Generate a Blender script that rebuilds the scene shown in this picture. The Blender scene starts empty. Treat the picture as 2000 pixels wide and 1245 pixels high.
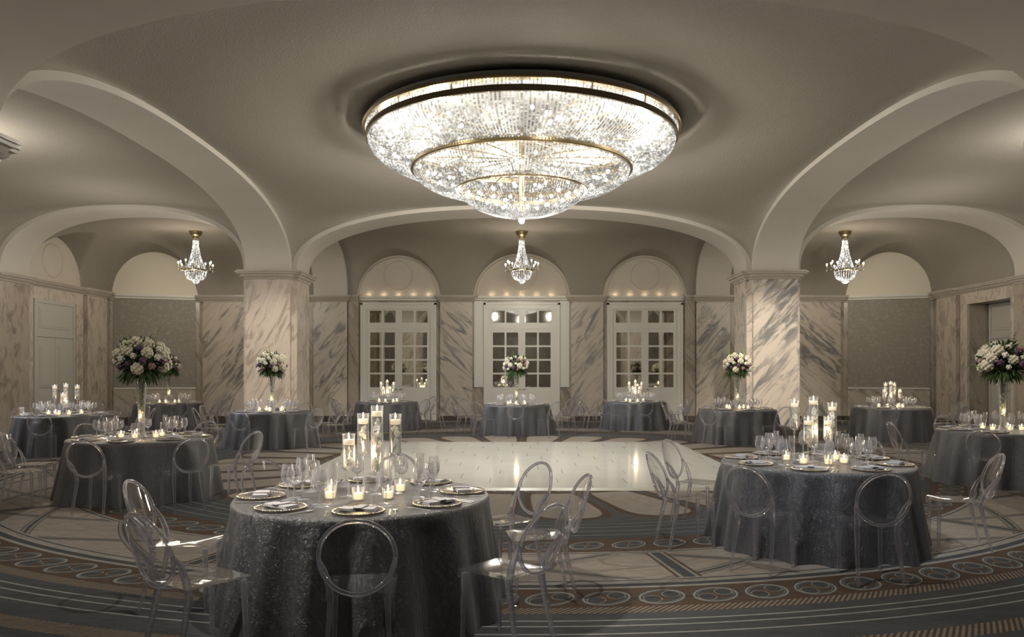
import bpy, bmesh, math, random
from mathutils import Vector, Matrix
PI = math.pi
rad = math.radians
random.seed(7)
scn = bpy.context.scene
COL = scn.collection

# ------------------------------------------------------------------ camera
H = 1.65
cam_d = bpy.data.cameras.new('camera'); cam = bpy.data.objects.new('camera', cam_d); COL.objects.link(cam)
cam.location = (0, 0, H); cam.rotation_euler = (PI/2, 0, 0)
cam_d.sensor_width = 36; cam_d.lens = 27.0
cam_d.shift_x = -19/2000; cam_d.shift_y = 103.5/2000
cam_d.clip_end = 200
scn.camera = cam

# ------------------------------------------------------------------ mesh helpers
class MB:
    def __init__(s): s.v = []; s.f = []; s.mi = []
    def add(s, vs, fs, m=0):
        o = len(s.v); s.v.extend([tuple(p) for p in vs])
        s.f.extend([tuple(i+o for i in f) for f in fs]); s.mi.extend([m]*len(fs))
    def box(s, x0, y0, z0, x1, y1, z1, m=0):
        vs = [(x0,y0,z0),(x1,y0,z0),(x1,y1,z0),(x0,y1,z0),(x0,y0,z1),(x1,y0,z1),(x1,y1,z1),(x0,y1,z1)]
        s.add(vs, [(0,3,2,1),(4,5,6,7),(0,1,5,4),(1,2,6,5),(2,3,7,6),(3,0,4,7)], m)
    def quad(s, a, b, c, d, m=0): s.add([a,b,c,d], [(0,1,2,3)], m)
    def lathe(s, prof, n=24, c=(0,0,0), m=0, a0=0.0):
        vs = []; fs = []
        for r, z in prof:
            for k in range(n):
                a = a0 + 2*PI*k/n; vs.append((c[0]+r*math.cos(a), c[1]+r*math.sin(a), c[2]+z))
        for i in range(len(prof)-1):
            for k in range(n):
                k2 = (k+1) % n
                fs.append((i*n+k, i*n+k2, (i+1)*n+k2, (i+1)*n+k))
        s.add(vs, fs, m)
    def disc(s, r, z, n=24, c=(0,0,0), m=0):
        s.add([(c[0]+r*math.cos(2*PI*k/n), c[1]+r*math.sin(2*PI*k/n), c[2]+z) for k in range(n)], [tuple(range(n))], m)
    def tube(s, pts, rs, n=8, closed=False, cap=True, m=0, a0=0.0):
        pts = [Vector(p) for p in pts]; L = len(pts)
        if not hasattr(rs, '__len__'): rs = [rs]*L
        vs = []; fs = []
        up = None
        for i, p in enumerate(pts):
            if closed: t = pts[(i+1) % L]-pts[i-1]
            else: t = pts[min(i+1, L-1)]-pts[max(i-1, 0)]
            t.normalize()
            if up is None:
                ref = Vector((0,0,1)) if abs(t.z) < .9 else Vector((0,1,0))
                u = (ref - t*ref.dot(t)).normalized()
            else:
                u = (up - t*up.dot(t)).normalized()
            up = u; w = t.cross(u)
            for k in range(n):
                a = a0+2*PI*k/n
                vs.append(p + (u*math.cos(a)+w*math.sin(a))*rs[i])
        M = L if closed else L-1
        for i in range(M):
            for k in range(n):
                k2 = (k+1) % n; j = (i+1) % L
                fs.append((i*n+k, i*n+k2, j*n+k2, j*n+k))
        if cap and not closed:
            fs.append(tuple(range(n-1, -1, -1))); fs.append(tuple(range((L-1)*n, L*n)))
        s.add(vs, fs, m)
    def sphere(s, c, r, nu=10, nv=6, m=0, sq=(1,1,1)):
        prof = [(max(1e-4, math.sin(PI*i/nv)), -math.cos(PI*i/nv)) for i in range(nv+1)]
        vs = []; fs = []
        for pr, pz in prof:
            for k in range(nu):
                a = 2*PI*k/nu; vs.append((c[0]+r*sq[0]*pr*math.cos(a), c[1]+r*sq[1]*pr*math.sin(a), c[2]+r*sq[2]*pz))
        for i in range(nv):
            for k in range(nu):
                k2 = (k+1) % nu; fs.append((i*nu+k, i*nu+k2, (i+1)*nu+k2, (i+1)*nu+k))
        s.add(vs, fs, m)
    def mesh(s, name, mats, smooth=False, merge=False, angle=None):
        me = bpy.data.meshes.new(name); me.from_pydata(s.v, [], s.f)
        if not isinstance(mats, (list, tuple)): mats = [mats]
        for m in mats: me.materials.append(m)
        if any(s.mi): me.polygons.foreach_set('material_index', s.mi)
        if merge:
            bm = bmesh.new(); bm.from_mesh(me); bmesh.ops.remove_doubles(bm, verts=bm.verts, dist=1e-4); bm.to_mesh(me); bm.free()
        if smooth:
            me.polygons.foreach_set('use_smooth', [True]*len(me.polygons))
            if angle: me.set_sharp_from_angle(angle=rad(angle))
        me.update(); return me
    def obj(s, name, mats, parent=None, loc=(0,0,0), rz=0, **kw):
        return link(name, s.mesh(name, mats, **kw), parent, loc, rz)

def link(name, me, parent=None, loc=(0,0,0), rz=0):
    o = bpy.data.objects.new(name, me); COL.objects.link(o)
    o.location = loc; o.rotation_euler = (0,0,rz)
    if parent is not None: o.parent = parent
    return o
def struct(o, kind='structure'):
    o['kind'] = kind; return o
def tag(o, label, cat, group=None):
    o['label'] = label; o['category'] = cat
    if group: o['group'] = group
    return o
def empty(name, loc=(0,0,0), rz=0):
    o = bpy.data.objects.new(name, None); COL.objects.link(o); o.location = loc; o.rotation_euler = (0,0,rz)
    o.empty_display_size = .1; return o
def copy_tree(o, parent=None):
    c = o.copy(); COL.objects.link(c)
    if parent is not None: c.parent = parent
    for ch in KIDS.get(o.name, []) or list(o.children):
        copy_tree(ch, c)
    return c
KIDS = {}
PROTO = {}
def place(key, loc, rz, label, cat, group=None, scale=None):
    """first call uses the prototype itself, later ones copies of it and its parts"""
    p, used = PROTO[key]
    o = p if not used else copy_tree(p)
    PROTO[key] = (p, True)
    o.location = loc; o.rotation_euler = (0,0,rz)
    if scale: o.scale = (scale,)*3 if not hasattr(scale,'__len__') else scale
    return tag(o, label, cat, group)

# ------------------------------------------------------------------ node helper
class NT:
    def __init__(s, name):
        s.mat = bpy.data.materials.new(name); s.mat.use_nodes = True
        s.t = s.mat.node_tree; s.t.nodes.clear()
        s.out = s.t.nodes.new('ShaderNodeOutputMaterial')
    def node(s, typ, **kw):
        n = s.t.nodes.new(typ)
        for k, v in kw.items(): setattr(n, k, v)
        return n
    def ln(s, a, b): s.t.links.new(a, b)
    def setin(s, n, key, v):
        i = n.inputs[key]
        if isinstance(v, X): s.ln(v.s, i)
        elif isinstance(v, bpy.types.NodeSocket): s.ln(v, i)
        else: i.default_value = v
    def m(s, op, *a):
        n = s.node('ShaderNodeMath', operation=op)
        for i, v in enumerate(a): s.setin(n, i, v)
        return X(s, n.outputs[0])
    def mix(s, f, a, b):
        n = s.node('ShaderNodeMix', data_type='RGBA', clamp_factor=True)
        s.setin(n, 0, f)
        s.setin(n, 6, a if not isinstance(a, tuple) else (*a, 1)[:4])
        s.setin(n, 7, b if not isinstance(b, tuple) else (*b, 1)[:4])
        return X(s, n.outputs[2])
    def ramp(s, f, stops):
        n = s.node('ShaderNodeValToRGB'); s.setin(n, 0, f)
        e = n.color_ramp.elements
        while len(e) > 1: e.remove(e[-1])
        e[0].position = stops[0][0]; e[0].color = (*stops[0][1], 1)
        for p, c in stops[1:]:
            x = e.new(p); x.color = (*c, 1)
        return X(s, n.outputs[0])
    def coord(s, which='Object', scale=(1,1,1), rot=(0,0,0)):
        tc = s.node('ShaderNodeTexCoord'); mp = s.node('ShaderNodeMapping')
        s.ln(tc.outputs[which], mp.inputs[0]); mp.inputs['Scale'].default_value = scale; mp.inputs['Rotation'].default_value = rot
        return mp.outputs[0]
    def noise(s, vec, scale, detail=4, rough=.55, dist=0.0):
        n = s.node('ShaderNodeTexNoise'); s.ln(vec, n.inputs['Vector'])
        n.inputs['Scale'].default_value = scale; n.inputs['Detail'].default_value = detail
        n.inputs['Roughness'].default_value = rough; n.inputs['Distortion'].default_value = dist
        return X(s, n.outputs[0])
    def bump(s, h, strength=.3, dist=.01):
        n = s.node('ShaderNodeBump'); s.setin(n, 'Height', h); n.inputs['Strength'].default_value = strength; n.inputs['Distance'].default_value = dist
        return n.outputs[0]
    def pbr(s, color, rough=.5, metal=0.0, spec=.5, normal=None, **kw):
        n = s.node('ShaderNodeBsdfPrincipled')
        s.setin(n, 'Base Color', color if not isinstance(color, tuple) else (*color, 1)[:4])
        s.setin(n, 'Roughness', rough); s.setin(n, 'Metallic', metal); n.inputs['Specular IOR Level'].default_value = spec
        if normal is not None: s.ln(normal, n.inputs['Normal'])
        for k, v in kw.items(): s.setin(n, k.replace('_', ' '), v)
        s.ln(n.outputs[0], s.out.inputs[0]); return n
class X:
    def __init__(s, nt, sock): s.nt = nt; s.s = sock
    def _b(s, op, o): return s.nt.m(op, s, o)
    def __add__(s, o): return s._b('ADD', o)
    __radd__ = __add__
    def __mul__(s, o): return s._b('MULTIPLY', o)
    __rmul__ = __mul__
    def __sub__(s, o): return s._b('SUBTRACT', o)
    def __rsub__(s, o): return s.nt.m('SUBTRACT', o, s)
    def __truediv__(s, o): return s._b('DIVIDE', o)
    def __gt__(s, o): return s._b('GREATER_THAN', o)
    def __lt__(s, o): return s._b('LESS_THAN', o)
    def abs(s): return s.nt.m('ABSOLUTE', s)
    def fract(s): return s.nt.m('FRACT', s)
    def pw(s, o): return s.nt.m('POWER', s, o)
    def sqrt(s): return s.nt.m('SQRT', s)
    def sin(s): return s.nt.m('SINE', s)
    def max(s, o): return s.nt.m('MAXIMUM', s, o)
    def min(s, o): return s.nt.m('MINIMUM', s, o)

# ------------------------------------------------------------------ materials
def m_plain(name, col, rough=.5, metal=0, spec=.5, **kw):
    t = NT(name); t.pbr(col, rough, metal, spec, **kw); return t.mat
def m_stucco():
    t = NT('stucco'); v = t.coord()
    n = t.noise(v, 34, 3, .6); n2 = t.noise(v, 1.3, 3)
    c = t.mix(n, (.255,.232,.20), (.36,.332,.288)); c = t.mix(n2*.35, c, (.30,.275,.24))
    t.pbr(c, .85, 0, .2, t.bump(n, .55, .02)); return t.mat
def m_plaster(name, a, b):
    t = NT(name); v = t.coord(); n = t.noise(v, 1.5, 3)
    t.pbr(t.mix(n, a, b), .7, 0, .25, t.bump(t.noise(v, 60, 2), .06, .004)); return t.mat
def m_marble(name, base, base2, vein, amount=.6, rot=(0,rad(38),0), scale=1.0, seed=0, floor=.12):
    t = NT(name); v = t.coord('Object', (1,1,1), rot)
    mp = t.node('ShaderNodeMapping'); t.ln(v, mp.inputs[0]); mp.inputs['Scale'].default_value = (2.6*scale, 2.6*scale, .55*scale); mp.inputs['Location'].default_value = (seed*3.1, seed*1.7, seed*5.3)
    n1 = t.noise(mp.outputs[0], 1.5, 8, .62, 1.2)
    n2 = t.noise(mp.outputs[0], .55, 3, .5, .5)
    n3 = t.noise(mp.outputs[0], 4.5, 6, .65, .6)
    veins = t.ramp(n1, [(0, (0,0,0)), (.48, (.0,.0,.0)), (.54, (.55,.55,.55)), (.60, (1,1,1)), (.68, (.9,.9,.9)), (1, (.6,.6,.6))])
    patch = t.ramp(n2, [(0, (floor,)*3), (.38, (floor+.08,)*3), (.56, (.9,.9,.9)), (1, (1,1,1))])
    fine = t.ramp(n3, [(0, (0,0,0)), (.56, (0,0,0)), (.66, (.5,.5,.5)), (1, (.6,.6,.6))])
    bw = t.node('ShaderNodeRGBToBW'); t.ln(veins.s, bw.inputs[0]); bp = t.node('ShaderNodeRGBToBW'); t.ln(patch.s, bp.inputs[0]); bf = t.node('ShaderNodeRGBToBW'); t.ln(fine.s, bf.inputs[0])
    k = X(t, bw.outputs[0])*X(t, bp.outputs[0])*amount + X(t, bf.outputs[0])*X(t, bp.outputs[0])*(amount*.5)
    c = t.mix(k, t.mix(n2, base, base2), vein)
    t.pbr(c, .28, 0, .45); return t.mat
def m_thin(name, tint, glo=(1,1,1), rough=.02, base=.03, gain=1.0, power=4.0, edge=.86, haze=0.0):
    """thin clear solid: straight transmission, reflection rising towards grazing angles, a trace of haze"""
    t = NT(name)
    lw = t.node('ShaderNodeLayerWeight'); lw.inputs[0].default_value = .5
    fc = X(t, lw.outputs['Facing'])
    fac = (fc.pw(power)*gain + base).min(1.0)
    tr = t.node('ShaderNodeBsdfTransparent'); gl = t.node('ShaderNodeBsdfGlossy'); gl.inputs['Roughness'].default_value = rough
    gl.inputs[0].default_value = (*glo, 1)
    tc = t.mix(fc.pw(2.0), tint, tuple(c*edge for c in tint)); t.setin(tr, 0, tc)
    mx = t.node('ShaderNodeMixShader'); t.setin(mx, 0, fac); t.ln(tr.outputs[0], mx.inputs[1]); t.ln(gl.outputs[0], mx.inputs[2])
    last = mx
    if haze:
        df = t.node('ShaderNodeBsdfDiffuse'); df.inputs[0].default_value = (.86,.87,.95,1); tl = t.node('ShaderNodeBsdfTranslucent'); tl.inputs[0].default_value = (.86,.87,.95,1)
        h = t.node('ShaderNodeMixShader'); t.ln(df.outputs[0], h.inputs[1]); t.ln(tl.outputs[0], h.inputs[2])
        m2 = t.node('ShaderNodeMixShader'); t.setin(m2, 0, (fc*haze*1.6 + haze*.4).min(1.0)); t.ln(mx.outputs[0], m2.inputs[1]); t.ln(h.outputs[0], m2.inputs[2]); last = m2
    t.ln(last.outputs[0], t.out.inputs[0]); return t.mat
def m_emit(name, col, st, nosample=True):
    t = NT(name); e = t.node('ShaderNodeEmission'); e.inputs[0].default_value = (*col, 1); e.inputs[1].default_value = st
    t.ln(e.outputs[0], t.out.inputs[0])
    if nosample: t.mat.cycles.emission_sampling = 'NONE'
    return t.mat
def m_cloth():
    t = NT('crinkled_satin'); v = t.coord('Object', (6, 6, 1.5), (0,0,0))
    n = t.noise(v, 5.0, 6, .68, 1.6); n2 = t.noise(t.coord('Object', (3,3,3), (.5,.6,0)), 12, 4, .65, 2.0)
    c = t.mix(n, (.013,.013,.016), (.062,.062,.072))
    t.pbr(c, .34, 0.0, 1.0, t.bump(n*.7+n2*.3, .75, .020), Sheen_Weight=.15, Sheen_Roughness=.35); return t.mat
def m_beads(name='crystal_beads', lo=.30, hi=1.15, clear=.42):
    """part-clear crystal with bulb light put in as a glow that differs per bead"""
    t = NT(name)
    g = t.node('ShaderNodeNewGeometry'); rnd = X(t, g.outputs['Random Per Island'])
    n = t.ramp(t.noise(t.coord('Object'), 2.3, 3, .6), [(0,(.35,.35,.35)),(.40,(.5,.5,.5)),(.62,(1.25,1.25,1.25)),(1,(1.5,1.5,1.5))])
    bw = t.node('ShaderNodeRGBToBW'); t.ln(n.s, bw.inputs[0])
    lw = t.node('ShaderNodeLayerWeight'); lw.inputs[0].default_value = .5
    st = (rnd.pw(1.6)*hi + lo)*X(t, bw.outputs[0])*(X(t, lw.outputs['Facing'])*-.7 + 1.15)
    e = t.node('ShaderNodeEmission'); e.inputs[0].default_value = (1.0,.975,.90,1); t.setin(e, 1, st)  # emission stands in for bulb light caught by the beads
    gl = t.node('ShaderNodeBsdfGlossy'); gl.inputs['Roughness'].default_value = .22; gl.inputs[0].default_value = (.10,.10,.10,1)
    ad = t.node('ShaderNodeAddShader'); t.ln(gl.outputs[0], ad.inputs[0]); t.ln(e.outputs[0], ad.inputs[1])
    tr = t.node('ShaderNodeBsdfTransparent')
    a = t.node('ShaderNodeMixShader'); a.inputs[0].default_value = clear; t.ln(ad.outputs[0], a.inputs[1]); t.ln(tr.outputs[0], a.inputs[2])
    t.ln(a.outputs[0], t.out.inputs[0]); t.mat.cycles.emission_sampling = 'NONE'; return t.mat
def m_solid_acrylic(name, thin_args, part=.5):
    """thick acrylic rods and rims: partly refracting, partly clear"""
    m = m_thin(name, *thin_args); t = m.node_tree
    out = [n for n in t.nodes if n.type == 'OUTPUT_MATERIAL'][0]; src = out.inputs[0].links[0].from_socket
    g = t.nodes.new('ShaderNodeBsdfGlass'); g.inputs['IOR'].default_value = 1.46; g.inputs['Roughness'].default_value = .03; g.inputs[0].default_value = (.95,.95,1,1)
    mx = t.nodes.new('ShaderNodeMixShader'); mx.inputs[0].default_value = part
    t.links.new(src, mx.inputs[1]); t.links.new(g.outputs[0], mx.inputs[2]); t.links.new(mx.outputs[0], out.inputs[0]); return m
def m_wallpaper():
    t = NT('wallpaper'); v = t.coord('Object', (1,1,1)); n = t.noise(v, 11, 3, .6, 1.0); n2 = t.noise(v, 45, 2)
    c = t.mix(t.m('GREATER_THAN', n, .57)*.5 + n2*.3, (.26,.24,.21), (.38,.355,.315)); t.pbr(c, .55, 0, .3); return t.mat

def m_carpet():
    t = NT('patterned_carpet')
    g = t.node('ShaderNodeNewGeometry'); sp = t.node('ShaderNodeSeparateXYZ'); t.ln(g.outputs['Position'], sp.inputs[0])
    px = X(t, sp.outputs[0]); py = X(t, sp.outputs[1])
    y = py - 14.17; x = px
    r = (x*x + y*y).sqrt(); th = t.m('ARCTAN2', x, y*-1.0)
    slate = (.052,.055,.058); beige = (.245,.215,.185); brown = (.075,.049,.032); light = (.235,.225,.20); dark = (.028,.026,.025)
    def band(a, b): return (r > a)*(r < b)
    wob = t.noise(t.coord('Object', (.35, 3.0, 1)), 1.6, 4, .6)
    c = t.mix(wob, (.036,.038,.041), (.085,.09,.093))
    def line(rr, w): return ((r - rr).abs() < w)
    # petals around the dance floor
    cell = (th*(30/(2*PI)) + 60.0).fract() - .5
    pr = ((r - 4.62)/.98).abs(); pc = (cell/.37).abs()
    d = pr.pw(5.0) + pc.pw(2.6)
    pband = (r < 5.85)
    c = t.mix(pband*(r > 3.2), c, (.07,.072,.073))
    c = t.mix(pband*(d < 1.75), c, brown); c = t.mix(pband*(d < 1.0), c, beige)
    # scroll bands
    def scroll(c, r0, half, n, sx, sy):
        c = t.mix(band(r0-half, r0+half), c, brown)
        cc = ((th*(n/(2*PI)) + 400.0).fract() - .5)*(2*PI*r0/n); q = r - r0
        qq = q + cc*.28
        e = ((cc/sx)*(cc/sx) + (qq/sy)*(qq/sy)).sqrt()
        ang = t.m('ARCTAN2', q, cc)
        c = t.mix(e < 1.10, c, slate); c = t.mix(e < 1.0, c, light); c = t.mix(e < .90, c, slate); c = t.mix(e < .83, c, (.17,.165,.145)); c = t.mix(e < .79, c, slate)
        e1 = (((cc-sx*.45)/(sx*.40))*((cc-sx*.45)/(sx*.40)) + ((qq+sy*.18)/(sy*.5))*((qq+sy*.18)/(sy*.5))).sqrt()
        e2 = (((cc+sx*.45)/(sx*.40))*((cc+sx*.45)/(sx*.40)) + ((qq-sy*.18)/(sy*.5))*((qq-sy*.18)/(sy*.5))).sqrt()
        c = t.mix(e < .60, c, brown)
        c = t.mix((e1 < 1.0)*(e < .9), c, (.20,.19,.17)); c = t.mix((e1 < .88)*(e < .9), c, slate)
        c = t.mix((e2 < 1.0)*(e < .9), c, (.20,.19,.17)); c = t.mix((e2 < .88)*(e < .9), c, slate)
        return c
    c = scroll(c, 3.55, .3, 52, .18, .14)
    c = scroll(c, 6.92, .27, 106, .175, .15)
    # field between the scroll rings
    def field(c, ra, rb, nn, ph=0.0):
        f = band(ra, rb); u = (r - ra)/(rb - ra)
        bc = t.mix(wob, tuple(k*.75 for k in beige), tuple(k*1.12 for k in beige))
        c = t.mix(f, c, bc)
        for s in (1.0, -1.0):
            w = ((th*(nn/(2*PI)) + u*s + 60.0 + ph).fract() - .5).abs()
            c = t.mix(f*(w < .062), c, (.07,.06,.052)); c = t.mix(f*(w < .050), c, (.18,.165,.14)); c = t.mix(f*(w < .018), c, slate)
        w = ((th*(12/(2*PI)) + 60.18).fract() - .5).abs()
        c = t.mix(f*(w < .026), c, brown); c = t.mix(f*(w < .019), c, (.2,.19,.165)); c = t.mix(f*(w < .012), c, slate)
        for rr in (ra+.05, rb-.05): c = t.mix(line(rr, .035), c, (.23,.215,.19)); c = t.mix(line(rr, .012), c, slate)
        return c
    c = field(c, 7.19, 8.2, 24)
    c = t.mix(band(8.2, 8.38), c, slate)
    for rr in (8.22, 8.34): c = t.mix(line(rr, .022), c, light)
    c = scroll(c, 8.60, .23, 131, .185, .165)
    def fringe(c, ra, rb, n, k):
        f = band(ra, rb)
        s = ((th*n + r*k).fract() < .5)
        c = t.mix(f, c, t.mix(s, brown, (.19,.165,.135))); return c
    c = fringe(c, 8.82, 8.95, 190, 22.0)
    for rr in (9.10, 9.21, 9.36): c = t.mix(line(rr, .010), c, (.27,.265,.25))
    c = fringe(c, 9.62, 9.80, 190, 22.0)
    for rr in (9.95, 10.2, 10.5): c = t.mix(line(rr, .012), c, (.24,.23,.21))
    for rr in (5.95, 6.1, 6.3, 6.48): c = t.mix(line(rr, .012), c, (.16,.165,.165))
    c = field(c, 10.9, 12.0, 40, .2)
    c = t.mix(band(12.0, 12.5), c, brown)
    for rr in (12.05, 12.45, 12.9, 13.4): c = t.mix(line(rr, .03), c, (.24,.23,.21))
    st = t.noise(t.coord('Object', (1.2, 26, 1)), 5.0, 3, .7)
    c2 = t.mix(t.ramp(st, [(0,(0,0,0)),(.42,(.12,.12,.12)),(.6,(.5,.5,.5)),(1,(.7,.7,.7))]), c, (.012,.012,.012))
    hs = t.node('ShaderNodeHueSaturation'); t.setin(hs, 'Color', c2); hs.inputs['Value'].default_value = 1.35; hs.inputs['Saturation'].default_value = .95
    t.pbr(hs.outputs[0], .95, 0, .1, t.bump(t.noise(t.coord(), 240, 2), .4, .005)); return t.mat
def m_dance():
    t = NT('white_floor_tiles')
    g = t.node('ShaderNodeNewGeometry'); sp = t.node('ShaderNodeSeparateXYZ'); t.ln(g.outputs['Position'], sp.inputs[0])
    px = X(t, sp.outputs[0]); py = X(t, sp.outputs[1])
    row = (py-10.67)/.50; rf = row.fract(); ri = t.m('FLOOR', row)
    cx = (px/1.0 + ri*.37 + (ri*12.9898).sin()*.25 + 50.0); cf = cx.fract()
    j1 = ((rf-.5).abs() > .494); j2 = ((cf-.5).abs() > .4945)
    n = t.noise(t.coord('Object', (.8, 9, 1)), 1.6, 5, .6)
    tone = ((ri*7.13 + t.m('FLOOR', cx)*3.7).sin()*.5+.5)
    c = t.mix(n*.6+tone*.3, (.70,.69,.64), (.59,.58,.53))
    c = t.mix(j1*.35, c, (.35,.33,.28)); c = t.mix(j2*.8, c, (.18,.16,.13))
    t.pbr(c, .11, 0, .5); return t.mat

M = {}
M['stucco'] = m_stucco()
M['soffit'] = m_plaster('smooth_plaster', (.50,.465,.42), (.55,.515,.465))
M['lunette'] = m_plaster('pale_plaster', (.50,.46,.395), (.56,.515,.445)); M['lunette_b'] = m_plaster('cream_plaster', (.72,.675,.565), (.78,.735,.62))
M['marble'] = m_marble('pink_marble', (.60,.53,.46), (.50,.435,.37), (.22,.19,.165), .75, (0,rad(-24),0), 1.25, 1, .45)
M['marble_b'] = m_marble('grey_veined_marble', (.54,.485,.42), (.46,.405,.345), (.11,.12,.13), .92, (0,rad(48),0), 1.15, 4, .12)
M['marble_d'] = m_marble('grey_veined_marble_slanting', (.54,.485,.42), (.46,.405,.345), (.11,.12,.13), .9, (0,rad(-38),0), 1.1, 6, .18)
M['marble_e'] = m_marble('grey_blotched_marble', (.60,.54,.47), (.53,.47,.405), (.15,.155,.16), 1.0, (0,rad(-42),0), .95, 9, .10)
M['marble_c'] = m_marble('warm_marble', (.42,.365,.305), (.34,.29,.24), (.13,.115,.10), .7, (0,rad(24),0), 1.1, 2, .25)
M['plinth'] = m_plain('dark_stone', (.075,.06,.048), .35)
M['cornice'] = m_marble('cornice_marble', (.47,.42,.365), (.39,.345,.295), (.3,.28,.25), .4, (0,0,0), 1.0, 3)
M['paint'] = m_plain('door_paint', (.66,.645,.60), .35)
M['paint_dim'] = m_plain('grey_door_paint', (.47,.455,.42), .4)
M['mirror'] = m_plain('mirrored_pane', (.72,.72,.67), .03, 1.0)
M['wallpaper'] = m_wallpaper()
M['carpet'] = m_carpet()
M['dance'] = m_dance()
M['gold'] = m_plain('antique_brass', (.42,.33,.19), .32, 1.0)
M['gold_d'] = m_plain('dark_brass', (.17,.135,.085), .4, .9)
M['steel'] = m_plain('polished_silver', (.86,.84,.80), .34, .9)
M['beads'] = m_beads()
M['bulb'] = m_emit('lamp_bulb', (1,.93,.78), 26)
M['crystal'] = m_beads('glowing_crystal', .25, 2.0, .30)  # same painted glow for the crystals of the small chandeliers
M['acrylic'] = m_thin('clear_acrylic', (.972,.976,.99), (1,1,1), .05, .045, .85, 3.0, .92, .006)
M['acrylic_edge'] = m_solid_acrylic('acrylic_edge', ((.94,.945,.985), (1,1,1), .07, .12, .9, 2.2, .86, .15), .45)
M['glass'] = m_thin('clear_glass', (.968,.968,.962), (1,1,1), .10, .13, 1.0, 1.9, .90, .19)
M['water'] = m_thin('still_water', (.965,.97,.96), (1,1,1), .02, .02, .4, 4.0, .9, .02)
M['cloth'] = m_cloth()
M['napkin'] = m_plain('grey_linen', (.42,.41,.42), .7, 0, .3)
M['charger'] = m_thin('charger_glass', (.66,.63,.57), (.95,.90,.80), .12, .20, .8, 3.0, .9, .06)
M['charger_rim'] = m_plain('beaded_silver_gilt', (.62,.56,.45), .22, 1.0)
M['wax_glow'] = m_plain('glowing_wax', (.88,.80,.66), .5, 0, .3, Emission_Color=(1,.74,.42,1), Emission_Strength=1.7)  # flame light through the wax put in as emission
M['wax'] = m_plain('ivory_wax', (.88,.82,.70), .45, 0, .4, Emission_Color=(1,.78,.5,1), Emission_Strength=.75)  # weaker emission imitates candlelight inside the wax
M['flame'] = m_emit('candle_flame', (1,.80,.48), 32)
M['wick'] = m_plain('black_wick', (.02,.02,.02), .9)
M['orchid'] = m_plain('ivory_orchid', (.86,.84,.76), .5, 0, .4, Emission_Color=(1,.93,.78,1), Emission_Strength=.20)  # petals brightened by a faint painted glow
M['orchid_stem'] = m_plain('green_stem', (.13,.19,.05), .5)
def m_flower(name, a, b):
    t = NT(name); n = t.noise(t.coord(), 26, 3, .6); t.pbr(t.mix(n, a, b), .6, 0, .3, t.bump(n, .8, .02)); return t.mat
M['hyd'] = m_flower('cream_petals', (.50,.47,.33), (.84,.80,.68))
M['white'] = m_flower('white_petals', (.62,.60,.52), (.86,.83,.76))
M['purple'] = m_flower('plum_petals', (.07,.035,.075), (.20,.11,.19))
M['pinkrose'] = m_flower('dusty_pink_petals', (.27,.13,.15), (.42,.25,.25))
M['leaf'] = m_flower('green_leaves', (.018,.040,.012), (.065,.115,.03))
M['sprig'] = m_flower('lime_sprigs', (.15,.22,.05), (.30,.38,.11))

# ------------------------------------------------------------------ plan constants
ZS = 4.20           # spring line, top of cornice
ZC = 4.06           # underside of cornice
RISE = 1.70
YR = 25.86          # rear wall
XW = 13.40          # side walls
PXC, PYF, PYN = 6.41, 20.14, 7.79    # pier centres
VX, VY0, VY1 = 5.85, 8.37, 19.56     # central vault
RY0 = 20.70         # rear bays begin
YF = -2.2           # front wall behind the camera
NS = 2.4
def p(u, n=NS):
    u = min(1.0, abs(u)); return max(0.0, 1-u**n)**(1/n)

# ------------------------------------------------------------------ ceiling
def eased(n):
    return [math.sin(PI/2*(-1+2*i/n)) for i in range(n+1)]
def surf(name, xs, ys, fz, mat, label=None):
    mb = MB(); nx, ny = len(xs), len(ys)
    vs = [(x, y, fz(x, y)) for y in ys for x in xs]
    fs = [(j*nx+i, (j+1)*nx+i, (j+1)*nx+i+1, j*nx+i+1) for j in range(ny-1) for i in range(nx-1)]
    mb.add(vs, fs); return struct(mb.obj(name, mat, smooth=True))
def bay(name, x0, x1, y0, y1, crown):
    xc, hx, yc, hy = (x0+x1)/2, (x1-x0)/2, (y0+y1)/2, (y1-y0)/2
    def fz(x, y):
        u, v = (x-xc)/hx, (y-yc)/hy; a, b = p(u), p(v)
        return ZS + RISE*(a+b-a*b) + crown*(1-u*u)*(1-v*v)
    surf(name, [xc+hx*e for e in eased(56)], [yc+hy*e for e in eased(56)], fz, M['stucco'])
bay('ceiling', -VX, VX, VY0, VY1, .30)
for s in (-1, 1):
    a, b = sorted((s*XW, s*6.98))
    bay('ceiling', a, b, VY0, VY1, .12)
bay('ceiling', -VX, VX, YF, 7.21, .1)
for s in (-1, 1):
    a, b = sorted((s*XW, s*6.98)); bay('ceiling', a, b, YF, 7.21, .1)
def lun(sv, a, h, t, flare=.12):
    a2 = a*(1+flare*t)+.0; u = sv/a2
    return 0 if abs(u) >= 1 else h*(1+.06*t)*math.sqrt(1-u*u)
RYC = (RY0+YR)/2; RHY = (YR-RY0)/2
def rear_mid(x, y):
    u, v = x/VX, (y-RYC)/RHY; a, b = p(u), p(v)
    q = RISE*(a+b-a*b) if v < 0 else RISE*b
    if v > 0:
        t = YR-y
        for xc, aa, hh in ((0, 1.61, 1.43), (4.14, 1.40, 1.36), (-4.14, 1.40, 1.36)): q = max(q, lun(x-xc, aa, hh, t, .16))
    return ZS+q
xs = [-VX+2*VX*i/150 for i in range(151)]
ys = [RYC+RHY*e for e in eased(80)]
surf('ceiling', xs, ys, rear_mid, M['stucco'])
CX0, CY0, CX1, CY1 = -13.40, 24.97, -10.85, 25.86   # canted panel wall, left
CL = math.hypot(CX1-CX0, CY1-CY0); CT = ((CX1-CX0)/CL, (CY1-CY0)/CL); CN = (CT[1], -CT[0])
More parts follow.
